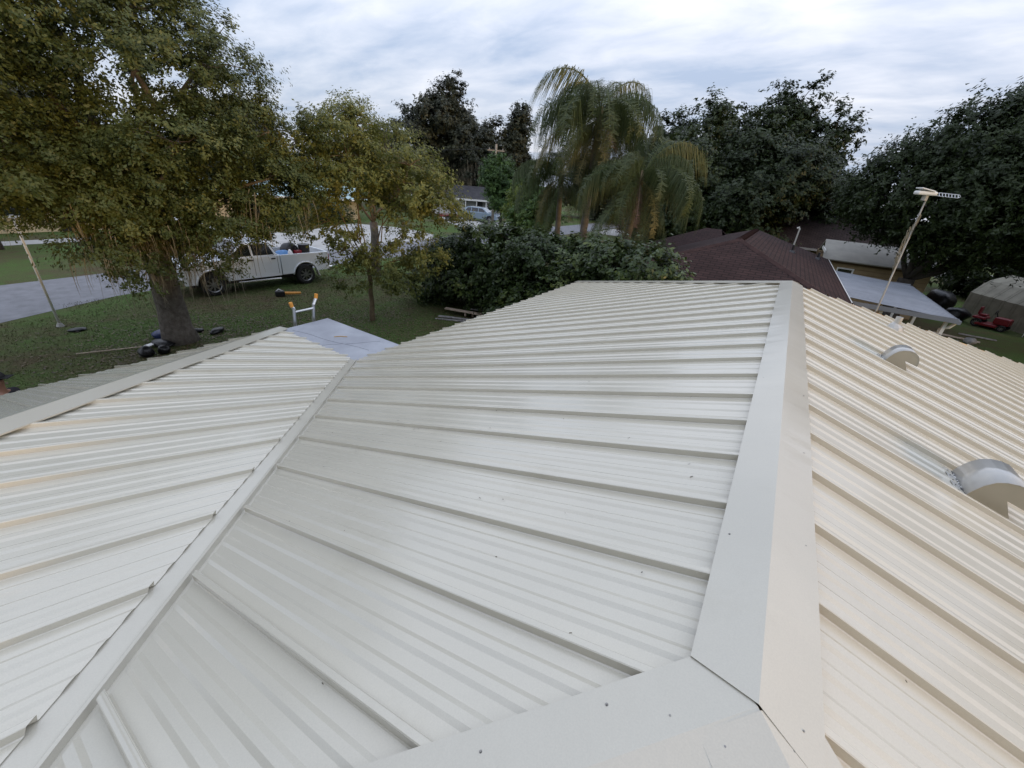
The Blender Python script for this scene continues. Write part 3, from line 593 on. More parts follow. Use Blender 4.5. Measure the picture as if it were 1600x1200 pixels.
# oak limb tips with open foliage between both crowns (second oak behind the truck)
tree('oak_tree', (-17.6, 14.5, 0), .22, 2.6,
     [(-17.0, 13.0, 6.4, 1.5, 1.7, 1.2), (-16.2, 14.6, 6.0, 1.2, 1.3, 1.0), (-17.2, 12.0, 5.2, 1.5, 1.6, 1.1), (-16.0, 15.8, 4.8, 1.4, 1.5, 1.0)],
     230, 90, .36, .10, 'leaf_young', 'bark_oak', 'second oak with open brownish crown rising behind the white truck', seed=8, twigs=120, moss=0, light=.35, shell=.2)
# --- hedge of tall shrubs along the side boundary
hb = [(-11.6, 13.6, 1.25, 1.75, 2.7), (-10.1, 13.7, 1.5, 2.0, 3.5), (-8.5, 13.5, 1.5, 1.9, 3.45), (-7.0, 13.3, 1.4, 1.8, 3.5), (-5.6, 13.0, 1.3, 1.7, 3.6), (-4.2, 12.5, 1.25, 1.6, 3.7), (-3.0, 12.0, 1.1, 1.4, 3.7)]
hl = ['dark leafy shrub at the left end of the boundary hedge', 'tallest dark shrub near the board pile in the hedge', 'dark green hedge shrub third from the lawn end', 'glossy shrub in the middle of the boundary hedge', 'hedge shrub below the golden palm fronds', 'hedge shrub with light green tips next to the last one', 'bright tipped shrub touching the brown shingle roof']
for k, (x, y, rx, ry, h) in enumerate(hb):
    lob = [(x, y, h * .52, rx, ry * .8, h * .46), (x + random.uniform(-.5, .5), y - .3, h * .78, rx * .7, ry * .6, h * .2), (x + random.uniform(-.6, .6), y - .5, h * .3, rx * .95, ry * .7, h * .26)]
    tree('shrub', (x, y, 0), .07, .5, lob, 200, 80, .26, .14, 'leaf_bush', 'bark_dark', hl[k], 'boundary hedge shrubs', seed=20 + k, twigs=50, shell=.55, light=.42 + .1 * (k > 3), flat=.8, asp=.5, crown_name='foliage', cat='shrub')
tree('shrub', (-1.2, 11.6, 0), .05, .5, [(-1.3, 11.6, 1.5, .9, .7, 1.1), (-.6, 11.6, 1.7, .8, .6, 1.0)], 110, 60, .22, .085, 'leaf_bush', 'bark_dark', 'low shrub tips showing just over the far roof edge', 'boundary hedge shrubs', seed=33, twigs=30, shell=.5, light=.6, crown_name='foliage', cat='shrub')

# --- queen palms
def frond_mesh(L, elev, droop, seed, nl=95, ll=.62, hang=1.0):
    rng = np.random.default_rng(seed); pts = []; p = np.array([.12, 0, 0.]); K = 30; tw = rng.normal(0, .05)
    for i in range(K + 1):
        f = i / K; a = elev - droop * f ** 1.25; d = np.array([math.cos(a), tw * f, math.sin(a)]); pts.append(p.copy()); p = p + d * L / K
    pts = np.array(pts); V, F, rn = [], [], []
    def q(a, b_, c_, d, r): n = len(V); V.extend([a, b_, c_, d]); F.append((n, n + 1, n + 2, n + 3)); rn.append(r)
    for i in range(K):
        w0, w1 = .030 * (1 - i / K) + .005, .030 * (1 - (i + 1) / K) + .005; y_ = np.array([0, 1, 0]); z_ = np.array([0, 0, 1.])
        q(pts[i] - y_ * w0, pts[i] + y_ * w0, pts[i + 1] + y_ * w1, pts[i + 1] - y_ * w1, .75); q(pts[i] - z_ * w0, pts[i] + z_ * w0, pts[i + 1] + z_ * w1, pts[i + 1] - z_ * w1, .7)
    for j in range(nl):
        f = .16 + .84 * (j + rng.random() * .7) / nl; k = min(K - 1, int(f * K)); b0 = pts[k] + (pts[k + 1] - pts[k]) * (f * K - k); t = pts[k + 1] - pts[k]; t /= np.linalg.norm(t)
        ln = ll * (.55 + .75 * math.sin(math.pi * min(1, f * .82 + .1))) * rng.uniform(.8, 1.15)
        for s_ in (-1, 1):
            if rng.random() < .14: continue
            ln_ = ln * rng.uniform(.5, 1.25); side = np.array([0, s_, 0]) + t * rng.normal(0, .25); d0 = side * .75 + t * .35 + np.array([0, 0, rng.uniform(-.35, .35)]); d0 /= np.linalg.norm(d0)
            d1 = side * rng.uniform(.1, .35) + t * rng.uniform(-.1, .4) + np.array([0, 0, -hang * rng.uniform(.7, 1.2)]); d1 /= np.linalg.norm(d1); d2 = side * .06 + t * rng.uniform(-.1, .12) + np.array([0, 0, -1.0]); d2 /= np.linalg.norm(d2)
            c0 = b0; c1 = c0 + d0 * ln_ * .22; c2 = c1 + d1 * ln_ * .42; c3 = c2 + d2 * ln_ * .4; wv = t * rng.uniform(.006, .013); r = np.clip(rng.normal(.42, .2), 0, 1)
            q(c0 - wv * .7, c0 + wv * .7, c1 + wv, c1 - wv, r); q(c1 - wv, c1 + wv, c2 + wv * .85, c2 - wv * .85, r); q(c2 - wv * .85, c2 + wv * .85, c3 + wv * .1, c3 - wv * .1, r)
    return np.array(V), np.array(F), np.array(rn)
FM = {}
def fmesh(kind):
    if kind not in FM:
        L, e, dr, sd_, m, ll, hg = {'up1': (3.5, 1.25, 3.0, 1, 'leaf_palm', .95, 1.8), 'up2': (3.6, 1.10, 2.9, 2, 'leaf_palm', 1.0, 1.9), 'mid1': (3.6, .90, 2.7, 3, 'leaf_palm', 1.05, 2.0), 'mid2': (3.5, .60, 2.4, 4, 'leaf_palm', 1.05, 2.1),
            'low1': (3.3, .15, 1.9, 5, 'leaf_palm', 1.0, 2.1), 'low2': (3.2, -.30, 1.4, 6, 'leaf_palm_gold', .9, 2.1), 'hang': (3.3, -.85, .75, 7, 'leaf_palm_gold', .85, 2.1), 'hang2': (3.4, -.70, .9, 9, 'leaf_palm', .95, 2.1), 'dead': (2.1, -.6, 1.0, 8, 'leaf_dead', .55, 2.2)}[kind]
        V, F, rn = frond_mesh(L, e, dr, sd_, 130 if kind != 'dead' else 60, ll, hg); o = mk_np('frond', V, F, m, None, rn); FM[kind] = o.data; bpy.data.objects.remove(o)
    return FM[kind]
def palm(base, h, label, fr, seed, r=.15, lean=(0, 0), sc=1.0):
    rng = np.random.default_rng(seed); t = empty('palm_tree', base, 0, label, 'palm tree', 'queen palms behind the hedge')
    mb = MB(); pts = [(lean[0] * f ** 1.6, lean[1] * f ** 1.6, h * f - (.1 if f == 0 else 0)) for f in np.linspace(0, 1, 26)]; mb.tube(pts, [r * (1.25 - .35 * f) * (1.06 if i % 2 else .96) for i, f in enumerate(np.linspace(0, 1, 26))], 12); mb.build('trunk', 'bark_palm', t, smooth=True)
    mb = MB(); top = pts[-1]; mb.tube([(top[0], top[1], h - .1), (top[0], top[1], h + .35), (top[0], top[1], h + .75)], [r * 1.0, r * 1.15, r * .4], 10); mb.build('crown_shaft', 'leaf_green' if 0 else 'bark_light', t, smooth=True)
    for kind, az, s_, dz in fr + [('hang2', seed * 17 + 45 * q + 9 * (q % 3), .8 + .06 * (q % 4), -.15) for q in range(8)]:
        o = bpy.data.objects.new('frond', fmesh(kind)); link(o, t); o.location = (top[0], top[1], h + .35 + dz); o.rotation_euler = (rng.normal(0, .22), rng.normal(-.05, .20), R(az)); o.scale = (s_ * sc * rng.uniform(.78, 1.18),) * 3
        if kind == 'dead': o['label'] = 'brown dead frond hanging down'
    return t
def ringf(kinds, n, off, rng, s0=.95, s1=1.15, dz=0): return [(kinds[i % len(kinds)], off + 360 * i / n + rng.uniform(-12, 12), rng.uniform(s0, s1), dz) for i in range(n)]
rp_ = random.Random(5)
palm((-9.0, 20.6, 0), 7.5, 'tallest queen palm with arching fronds behind the hedge', ringf(['up1', 'up2'], 10, 10, rp_) + ringf(['mid1', 'mid2'], 14, 30, rp_) + ringf(['low1', 'low1', 'low2'], 13, 5, rp_) + ringf(['hang', 'low2'], 6, 200, rp_, .9, 1.1, -.2) + [('hang', -75, 1.15, -.2), ('hang', -110, 1.1, -.2), ('hang', -40, 1.05, -.2), ('dead', -130, 1.0, -.3), ('dead', -60, 1.1, -.3)], 41, .17)
palm((-6.1, 18.6, 0), 5.0, 'shorter queen palm with golden drooping fronds beside the tall one', ringf(['up2', 'mid1'], 9, 40, rp_, .8, 1.0) + ringf(['mid2', 'mid1'], 12, 0, rp_, .85, 1.0) + ringf(['low1', 'low2'], 6, 20, rp_, .8, .95) + [('hang', -80, .95, -.2), ('hang', -50, .9, -.2), ('dead', -70, 1.05, -.1), ('dead', -105, 1.0, -.25), ('dead', -150, .9, -.25)], 42, .15, (.15, -.1))
palm((-10.9, 21.6, 0), 5.0, 'third queen palm low on the left of the tall one', ringf(['up2', 'mid1'], 8, 80, rp_, .8, .95) + ringf(['mid2', 'low1'], 12, 15, rp_, .8, 1.0) + [('hang', -60, .9, -.2), ('low2', -95, .9, -.1)], 43, .14, (-.2, 0))

# --- background trees
def bgtree(base, h, rx, label, lm='leaf_dark', seed=1, n=230, lf=60, clr=.75, ls_=.26, moss=0, low=.28, nl=7, stretch=1.0, light=.4, tr=.3, flat=.7, shell=.45, name='tree', shape=1.0, grp='trees beyond the houses', rag=1.0):
    rng = np.random.default_rng(seed); lob = []
    for k in range(nl):
        f = (k + .5) / nl; z = h * (low + (1 - low) * (.12 + .76 * f)); w_ = rag * rx * (math.sin(math.pi * min(1, .28 + .62 * f * shape)) * .62 + .12); a = rng.random() * 6.28; off = rx * (.52 + .45 * (1 - rag)) * (1 - .65 * f) * rng.uniform(.6, 1.1)
        lob.append((base[0] + off * math.cos(a), base[1] + off * math.sin(a), z, w_, w_, h * (1 - low) * .20 * rag ** .5 * rng.uniform(.8, 1.2)))
    return tree(name, base, tr, h * low * .9, lob, int(n * 1.5), int(lf * 1.75), clr, ls_ * 1.12, lm, 'bark_dark', label, grp, seed=seed, twigs=40, shell=shell, moss=moss, light=light, flat=flat, stretch=stretch, tw=.03, mossl=(1.2, 3.6), asp=.62, tri=True)
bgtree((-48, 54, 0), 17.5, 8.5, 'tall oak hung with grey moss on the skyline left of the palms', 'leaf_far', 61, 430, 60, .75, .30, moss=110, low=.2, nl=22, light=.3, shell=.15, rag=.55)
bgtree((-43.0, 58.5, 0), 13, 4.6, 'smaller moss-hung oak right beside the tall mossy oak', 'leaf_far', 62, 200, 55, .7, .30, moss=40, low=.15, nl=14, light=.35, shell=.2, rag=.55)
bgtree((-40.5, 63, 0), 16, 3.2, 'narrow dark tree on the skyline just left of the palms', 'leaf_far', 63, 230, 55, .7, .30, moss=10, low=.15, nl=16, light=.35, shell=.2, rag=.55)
bgtree((-24.8, 36.4, 0), 6.9, 2.6, 'rounded mid-green tree beside the parked cars', 'leaf_green', 64, 260, 60, .42, .15, low=.32, nl=7, light=.4, tr=.14)
bgtree((-19.0, 30.5, 0), 4.6, 1.9, 'small lime-green tree in front of the dark car', 'leaf_lime', 65, 210, 55, .33, .12, low=.25, nl=6, light=.45, tr=.07)
bgtree((-16.0, 27.5, 0), 5.2, 1.8, 'small feathery green tree left of the palms', 'leaf_green', 66, 200, 55, .36, .13, low=.22, nl=6, light=.6, tr=.08)
bgtree((-7.6, 46, 0), 13.0, 6.0, 'dark tree on the skyline right behind the palms', 'leaf_dark', 67, 360, 60, .68, .24, low=.06, nl=16, light=.5, rag=.65)
bgtree((-3.4, 49.5, 0), 15.0, 5.0, 'tallest dark tree with ragged top behind the brown roof', 'leaf_dark', 68, 380, 60, .65, .24, low=.06, nl=18, light=.42, shell=.25, rag=.62)
bgtree((-3.0, 40, 0), 10.0, 5.6, 'dense dark tree mass directly behind the brown roof', 'leaf_dark', 69, 520, 64, .6, .2, low=.05, nl=8, light=.35, stretch=1.3)
bgtree((0.7, 48, 0), 12.4, 4.0, 'dark tree with sparse twiggy top left of the skyline gap', 'leaf_dark', 70, 260, 55, .6, .23, low=.06, nl=16, light=.42, shell=.2, rag=.6)
bgtree((-13, 50, 0), 12, 5.5, 'dark background tree between the palms', 'leaf_dark', 71, 300, 58, .7, .26, low=.08, nl=7, light=.4)
bgtree((4.2, 52, 0), 7.0, 3.0, 'low brighter tree below the skyline gap', 'leaf_green', 72, 240, 55, .55, .22, low=.06, nl=6, light=.3)
bgtree((-8.2, 38, 0), 9.0, 4.6, 'mid-height dark tree between the palms and the brown roof', 'leaf_dark', 73, 420, 60, .6, .2, low=.05, nl=10, light=.5, stretch=1.3)
bgtree((1.8, 43, 0), 7.6, 3.4, 'dim tree filling the gap beside the dark shingle roof', 'leaf_dark', 74, 300, 58, .55, .2, low=.05, nl=8, light=.4)
# big dense tree on the right, over the tan house
tree('dense_tree', (5.2, 26.9, 0), .38, 2.2,
     [(4.4, 27.5, 5.7, 2.6, 2.4, 2.2), (6.6, 26.6, 5.6, 2.8, 2.6, 2.6), (8.8, 27.0, 6.2, 2.9, 2.8, 2.7), (5.4, 27.0, 7.4, 2.2, 2.1, 1.6), (7.8, 27.2, 8.0, 2.6, 2.3, 1.9), (2.9, 28.0, 5.6, 1.4, 1.5, 1.3), (10.6, 27.5, 5.0, 2.5, 2.4, 2.4), (10.2, 28.0, 8.6, 2.4, 2.3, 2.0), (8.6, 29.5, 9.6, 2.2, 2.0, 1.6), (10.2, 22.6, 6.6, 2.2, 2.2, 1.9), (11.0, 25.0, 7.0, 2.3, 2.2, 2.0)],  # last two lobes added out of view to shade the yard
     2100, 125, .46, .15, 'leaf_dark', 'bark_dark', 'huge dense dark green tree filling the right edge', seed=80, twigs=120, shell=.6, light=.42, stretch=1.7, tw=.02, upbias=.2, asp=.5, tri=True)
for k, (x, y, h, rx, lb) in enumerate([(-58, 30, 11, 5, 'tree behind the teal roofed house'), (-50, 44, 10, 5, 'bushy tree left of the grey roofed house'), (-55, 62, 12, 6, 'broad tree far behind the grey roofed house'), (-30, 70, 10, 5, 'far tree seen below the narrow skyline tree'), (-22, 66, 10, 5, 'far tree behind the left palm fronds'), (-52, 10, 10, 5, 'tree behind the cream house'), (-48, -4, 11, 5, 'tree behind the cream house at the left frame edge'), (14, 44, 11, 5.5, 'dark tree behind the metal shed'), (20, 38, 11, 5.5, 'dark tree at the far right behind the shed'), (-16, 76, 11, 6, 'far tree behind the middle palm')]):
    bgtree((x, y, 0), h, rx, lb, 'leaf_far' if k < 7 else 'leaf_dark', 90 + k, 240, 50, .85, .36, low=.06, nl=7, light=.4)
for k, (x, y, h, rx, lb) in enumerate([(-8.5, -9.5, 14, 5.5, 'added unseen shade oak left behind the viewpoint'), (-.8, -10.5, 14, 5.5, 'added unseen shade oak straight behind the viewpoint'), (7, -10.5, 14, 5.5, 'added unseen shade oak right behind the viewpoint'), (17.5, 27, 11, 5, 'added out-of-view shade oak beside the metal shed'), (22, 21, 11, 5, 'added out-of-view shade oak on the neighbouring yard')]):
    bgtree((x, y, 0), h, rx, lb, 'leaf_oak', 140 + k, 150, 40, .9, .40, low=.15, nl=7, light=.4, grp='added unseen shade oaks')  # unseen oaks added to shade the roof ribs and the right yard
# small street tree by the cream house
bgtree((-32.6, 4.0, 0), 5.0, 2.0, 'small tree with reddish trunk by the cream house walkway', 'leaf_oak', 110, 130, 45, .42, .13, low=.42, nl=5, light=.5, tr=.12, grp='street trees')
# clipped hedge across the road
lob = [(-36.4, 19.8, .8, .8, 1.2, .75), (-36.6, 21.6, .8, .8, 1.2, .75), (-36.8, 23.4, .85, .8, 1.2, .8), (-37.0, 25.2, .8, .8, 1.2, .75), (-37.2, 27.0, .8, .8, 1.2, .75)]
tree('hedge', (-36.8, 23.4, 0), .05, .2, lob, 420, 40, .3, .13, 'leaf_bush', 'bark_dark', 'dark clipped hedge in front of the teal roofed house', seed=120, twigs=10, shell=.6, light=.25, crown_name='foliage', cat='hedge', upbias=.3)

# grass tufts and leaf litter on the near lawn
rng = np.random.default_rng(77)
n = 70000; gx = rng.uniform(-20.4, -6.4, n); gy = rng.uniform(-3, 16, n); keep = ~((gx > -20.9) & (gx < -19) & (gy < 3.2)); gx, gy = gx[keep], gy[keep]; n = len(gx)
a = rng.random(n) * 6.28; hh = rng.uniform(.015, .05, n); ww = rng.uniform(.006, .014, n); bx, by = np.cos(a) * ww, np.sin(a) * ww; lx, ly = rng.normal(0, .02, n), rng.normal(0, .02, n)
V = np.stack([np.stack([gx - bx, gy - by, np.zeros(n)], 1), np.stack([gx + bx, gy + by, np.zeros(n)], 1), np.stack([gx + lx, gy + ly, hh], 1)], 1).reshape(-1, 3)
pt_ = .45 + .35 * np.sin(gx * .9 + 1.3 * np.sin(gy * .7)) * np.cos(gy * .8); gr = mk_np('grass', V, np.arange(3 * n).reshape(n, 3), 'grass_blade', None, np.clip(pt_ + rng.normal(0, .2, n), 0, 1)); tag(gr, 'short patchy grass on the front lawn', 'grass', kind='stuff')
n = 5200; cx_ = np.concatenate([rng.normal(-13.6, 2.0, n), rng.normal(-11.5, 1.6, n // 2)]); cy_ = np.concatenate([rng.normal(5.2, 2.0, n), rng.normal(9.5, 1.6, n // 2)]); cen = np.stack([cx_, cy_, np.full(len(cx_), .03)], 1)
lf_ = leaves('leaf_litter', cen, .07, 'litter', None, rng, 3.0, .5); tag(lf_, 'brown fallen leaves under the oak and young tree', 'leaves', kind='stuff')

# ================================================================== WHITE PICKUP
def wheel(parent, c, r, w_, side, name='wheel'):
    t = empty(name, c); t.parent = parent
    mb = MB(); prof = [(.64, -.5), (.86, -.5), (.97, -.40), (1, -.25), (1, .25), (.97, .40), (.86, .5), (.64, .5)]; n = 28; vs, fs = [], []
    for k in range(n):
        a = 2 * math.pi * k / n; vs += [(r * p[0] * math.cos(a), w_ * p[1], r * p[0] * math.sin(a)) for p in prof]
    for k in range(n):
        for q in range(7): fs.append((k * 8 + q, k * 8 + q + 1, ((k + 1) % n) * 8 + q + 1, ((k + 1) % n) * 8 + q))
    mb.add(vs, fs); mb.build('tyre', 'rubber', t, smooth=False)
    mb = MB(); y_ = side * w_ * .34
    ring_ = lambda rr, yy: [(rr * math.cos(2 * math.pi * k / n), yy, rr * math.sin(2 * math.pi * k / n)) for k in range(n)]
    mb.add(ring_(r * .66, side * w_ * .48) + ring_(r * .58, y_), [(k, (k + 1) % n, n + (k + 1) % n, n + k) for k in range(n)])
    for k in range(8):
        a = 2 * math.pi * k / 8; mb.box((r * .36 * math.cos(a), y_, r * .36 * math.sin(a)), (r * .50, .03, r * .13), 0, Matrix.Rotation(-a, 3, 'Y'))
    mb.tube([(0, y_ - .03, 0), (0, y_ + side * .05, 0)], r * .17, 12); mb.build('rim', 'rim', t)
    mb = MB(); mb.tube([(0, y_ - side * .05, 0), (0, y_ - side * .03, 0)], r * .62, 20); mb.build('brake_disc', 'black_plastic', t)
    return t
def arc(cx, cz, r, a0, a1, n=12): return [(cx + r * math.cos(a0 + (a1 - a0) * k / n), cz + r * math.sin(a0 + (a1 - a0) * k / n)) for k in range(n + 1)]
def rect_on(mbm, x0, x1, z0, z1, y, t): mbm.box(((x0 + x1) / 2, y, (z0 + z1) / 2), (x1 - x0, t, z1 - z0))
truck = empty('pickup_truck', (0, 0, 0), 0, 'white crew cab pickup truck parked on the grass behind the oak', 'pickup truck')
WB = 3.67; WR = .42; xr, xf = -WB / 2, WB / 2; HWD = 1.0
ar = .53
mb = MB(); prof = [(-.78, .52)] + [(xf - ar, .52)] + arc(xf, .44, ar, math.pi - .15, .15, 14)[0:15] + [(xf + .60, .50), (2.74, .50), (2.80, .62), (2.82, 1.05), (2.76, 1.20), (2.35, 1.27), (1.32, 1.34), (1.22, 1.36), (-.78, 1.36)]
mb.prism(prof, 'y', -HWD, HWD); mb.build('body', 'truck_white', truck, bevel=.045)
# cab greenhouse
mb = MB(); lo_, hi_ = HWD - .03, .80
cabp = [(1.25, 1.34, lo_), (.52, 1.90, hi_), (-.48, 1.92, hi_), (-.74, 1.36, lo_)]
vs = [(x, -y, z) for x, z, y in cabp] + [(x, y, z) for x, z, y in cabp]; mb.add(vs, [(0, 1, 2, 3), (7, 6, 5, 4), (0, 4, 5, 1), (1, 5, 6, 2), (2, 6, 7, 3), (3, 7, 4, 0)]); mb.build('cab', 'truck_white', truck, bevel=.05)
def cabside(x, z): f = (z - 1.35) / .56; return lo_ + (hi_ - lo_) * f
for sgn in (-1, 1):
    for quad in ([(1.08, 1.41), (.56, 1.82), (.30, 1.83), (.30, 1.41)], [(.22, 1.41), (.22, 1.83), (-.42, 1.84), (-.60, 1.41)]):
        vs = [(x, sgn * (cabside(x, z) + .006), z) for x, z in quad] + [(x, sgn * (cabside(x, z) - .03), z) for x, z in quad]
        mb = MB(); mb.add(vs, [(0, 1, 2, 3), (7, 6, 5, 4), (0, 4, 5, 1), (1, 5, 6, 2), (2, 6, 7, 3), (3, 7, 4, 0)]); mb.build('side_window', 'glass_dark', truck)
    for x in (.26, -.70 + .02, 1.12):
        mb = MB(); mb.box((x, sgn * HWD, .98), (.012, .012, .72)); mb.build('door_seam', 'black_plastic', truck)
    for x in (.36, -.52):
        mb = MB(); mb.box((x, sgn * (HWD + .015), 1.25), (.17, .03, .045)); mb.build('door_handle', 'black_plastic', truck, bevel=.01)
    mb = MB(); mb.tube([(1.0, sgn * 1.12, .43), (-.65, sgn * 1.12, .43)], .045, 8); mb.build('running_board', 'chrome', truck)
    mb = MB(); mb.box((.95, sgn * 1.16, 1.48), (.12, .20, .24)); mb.build('side_mirror', 'black_plastic', truck, bevel=.03)
    mb = MB(); mb.box((2.72, sgn * .78, 1.05), (.16, .36, .17)); mb.build('headlight', 'headlight', truck, bevel=.02)
    mb = MB(); mb.box((-2.98, sgn * .91, 1.08), (.06, .15, .40)); mb.build('taillight', 'taillight', truck, bevel=.015)
    # bed side with wheel arch
    mb = MB(); bp_ = [(-.82, .54), (xr + ar, .54)] + arc(xr, .44, ar, .18, math.pi - .18, 14) + [(xr - ar, .56), (-2.95, .58), (-2.97, 1.36), (-.82, 1.36)]
    mb.prism(bp_, 'y', sgn * HWD, sgn * (HWD - .11)); mb.build('bed_side', 'truck_white', truck, bevel=.03)
    mb = MB(); mb.tube([(xr + (ar + .03) * math.cos(a), sgn * (HWD + .012), .44 + (ar + .03) * math.sin(a)) for a in np.linspace(.1, math.pi - .1, 14)], .035, 6); mb.build('fender_lip', 'truck_white', truck, smooth=True)
    mb = MB(); mb.tube([(xf + (ar + .03) * math.cos(a), sgn * (HWD + .012), .44 + (ar + .03) * math.sin(a)) for a in np.linspace(.1, math.pi - .1, 14)], .035, 6); mb.build('fender_lip', 'truck_white', truck, smooth=True)
    mb = MB(); mb.box((xr - .56, sgn * .95, .47), (.03, .22, .30), 0, Matrix.Rotation(.3, 3, 'Y')); mb.build('mud_flap', 'trim_white', truck)
    wheel(truck, (xr, sgn * .86, WR), WR, .27, sgn); wheel(truck, (xf, sgn * .86, WR), WR, .27, sgn)
    for xx in (xr, xf): mb = MB(); mb.box((xx, sgn * .58, .70), (1.04, .06, .46)); mb.build('wheel_housing', 'black_plastic', truck)
mb = MB(); mb.box((-1.89, 0, .78), (2.12, 1.80, .06)); mb.build('bed_floor', 'black_plastic', truck)
mb = MB(); mb.box((-.87, 0, 1.06), (.06, 1.80, .56)); mb.build('bed_front', 'truck_white', truck)
mb = MB(); mb.box((-2.96, 0, 1.0), (.07, 1.78, .74)); mb.build('tailgate', 'truck_white', truck, bevel=.02)
mb = MB(); mb.box((-3.06, 0, .60), (.20, 1.96, .22)); mb.build('rear_bumper', 'chrome', truck, bevel=.04)
mb = MB(); mb.box((2.86, 0, .62), (.20, 1.98, .28)); mb.build('front_bumper', 'chrome', truck, bevel=.05)
mb = MB(); mb.box((2.82, 0, .98), (.05, 1.1, .40)); mb.build('grille', 'black_plastic', truck, bevel=.02)
vs = [(1.20, -.86, 1.40), (1.20, .86, 1.40), (.60, .73, 1.86), (.60, -.73, 1.86)]; vs = [(a + .012, b_, c_ + .012) for a, b_, c_ in vs] + [(a - .02, b_, c_ - .02) for a, b_, c_ in vs]
mb = MB(); mb.add(vs, [(0, 1, 2, 3), (7, 6, 5, 4), (0, 4, 5, 1), (1, 5, 6, 2), (2, 6, 7, 3), (3, 7, 4, 0)]); mb.build('windshield', 'glass_dark', truck)
vs = [(-.725, -.80, 1.46), (-.725, .80, 1.46), (-.55, .72, 1.84), (-.55, -.72, 1.84)]; vs = [(a - .012, b_, c_ + .005) for a, b_, c_ in vs] + [(a + .02, b_, c_) for a, b_, c_ in vs]
mb = MB(); mb.add(vs, [(0, 1, 2, 3), (7, 6, 5, 4), (0, 4, 5, 1), (1, 5, 6, 2), (2, 6, 7, 3), (3, 7, 4, 0)]); mb.build('rear_window', 'glass_dark', truck)
mb = MB(); mb.box((.4, 0, .42), (4.2, 1.2, .2)); mb.build('chassis', 'black_plastic', truck)
fwd_ = Vector((-18.46 + 18.11, 7.23 - 10.88, 0)).normalized(); tang = math.atan2(fwd_.y, fwd_.x)
mid_ = Vector(((-18.46 - 18.11) / 2, (7.23 + 10.88) / 2, 0)); rt = Vector((-fwd_.y, fwd_.x, 0))   # left side of the truck faces the camera
truck.location = mid_ - rt * .92; truck.rotation_euler = (0, 0, tang)
def on_truck(lx, ly, z): p = truck.location + fwd_ * lx + rt * ly; return (p.x, p.y, z)
def lump(name, c, d, m, label, cat, seed=1, group=None, rz=0):
    r_ = random.Random(seed); bm = bmesh.new(); bmesh.ops.create_icosphere(bm, subdivisions=3, radius=.5)
    for v in bm.verts:
        n = math.sin(v.co.x * 9 + seed) * math.cos(v.co.y * 8 + seed * 2) * .07 + math.sin(v.co.z * 11 + seed * 3 + v.co.x * 5) * .05
        v.co *= 1 + n; v.co.z = max(v.co.z, -.38)
        v.co = Vector((v.co.x * d[0], v.co.y * d[1], (v.co.z + .38) / .88 * d[2]))
    me = bpy.data.meshes.new(name); bm.to_mesh(me); bm.free(); me.materials.append(MATS[m]); me.polygons.foreach_set('use_smooth', [True] * len(me.polygons))
    o = bpy.data.objects.new(name, me); o.location = c; o.rotation_euler = (0, 0, rz); link(o); return tag(o, label, cat, group)
bz = .815
b1 = empty('bucket', on_truck(-2.2, .35, bz), 0, 'black bin standing in the truck bed near the tailgate', 'bin')
mb = MB(); mb.tube([(0, 0, 0), (0, 0, .80)], [.19, .24], 14); mb.build('body', 'black_plastic', b1); mb = MB(); mb.tube([(0, 0, .80), (0, 0, .83)], .26, 14); mb.build('rim', 'black_plastic', b1)
b2 = empty('fuel_can', on_truck(-1.85, .45, bz), tang, 'red fuel can in the truck bed', 'fuel can')
mb = MB(); mb.box((0, 0, .30), (.30, .20, .60)); mb.build('can', 'red_plastic', b2, bevel=.03); mb = MB(); mb.tube([(.08, 0, .60), (.08, 0, .70)], .035, 8); mb.build('cap', 'black_plastic', b2)
b3 = empty('jug', on_truck(-1.95, .05, bz), tang, 'pale jug between the black bin and fuel can', 'jug')
mb = MB(); mb.tube([(0, 0, 0), (0, 0, .5), (0, 0, .62), (0, 0, .70)], [.15, .15, .07, .05], 12); mb.build('jug_body', 'wall_cream', b3, smooth=True)
lump('duffel_bag', on_truck(-1.65, .1, bz), (.5, .9, .92), 'black_bag', 'black bag heaped in the truck bed', 'bag', 4)
lump('tarp_bundle', on_truck(-1.25, .35, bz), (.62, .8, .66), 'blue_tarp', 'bundled light blue tarp in the truck bed behind the cab', 'tarp', 6)
lump('white_sack', on_truck(-1.45, .55, bz), (.30, .3, .66), 'white_plastic', 'white sack lying on the blue tarp bundle', 'sack', 9)

# ================================================================== GROUND ITEMS
def standing_pole(name, p, h, r0, r1, m, label, cat, n=10):
    o = empty(name, p, 0, label, cat); mb = MB(); mb.tube([(0, 0, -.1), (0, 0, h * .5), (0, 0, h)], [r0, (r0 + r1) / 2, r1], n); mb.build('pole', m, o, smooth=True); return o
lp = standing_pole('flag_pole', (-17.79, 2.64, 0), 3.1, .034, .030, 'trim_white', 'thin metal pole standing on the lawn at left', 'pole')
mb = MB(); mb.tube([(0, 0, 3.1), (0, 0, 3.13)], .05, 10); mb.build('pole_cap', 'pole_steel', lp); mb = MB(); mb.tube([(0, 0, 0), (0, 0, .10)], [.10, .055], 10); mb.build('base_collar', 'concrete', lp)
wp = standing_pole('lamp_post', (-34.2, 18.76, 0), 2.7, .075, .065, 'trim_white', 'white post at the corner across the road', 'post')
mb = MB(); mb.box((0, 0, 2.76), (.2, .2, .12)); mb.build('post_cap', 'trim_white', wp)
up_ = standing_pole('utility_pole', (-28.62, 40.4, 0), 8.2, .16, .11, 'pole_wood', 'wooden utility pole in front of the parked blue-grey car', 'utility pole')
mb = MB(); mb.box((0, 0, 7.6), (1.8, .1, .12), .6); mb.build('crossarm', 'pole_wood', up_)
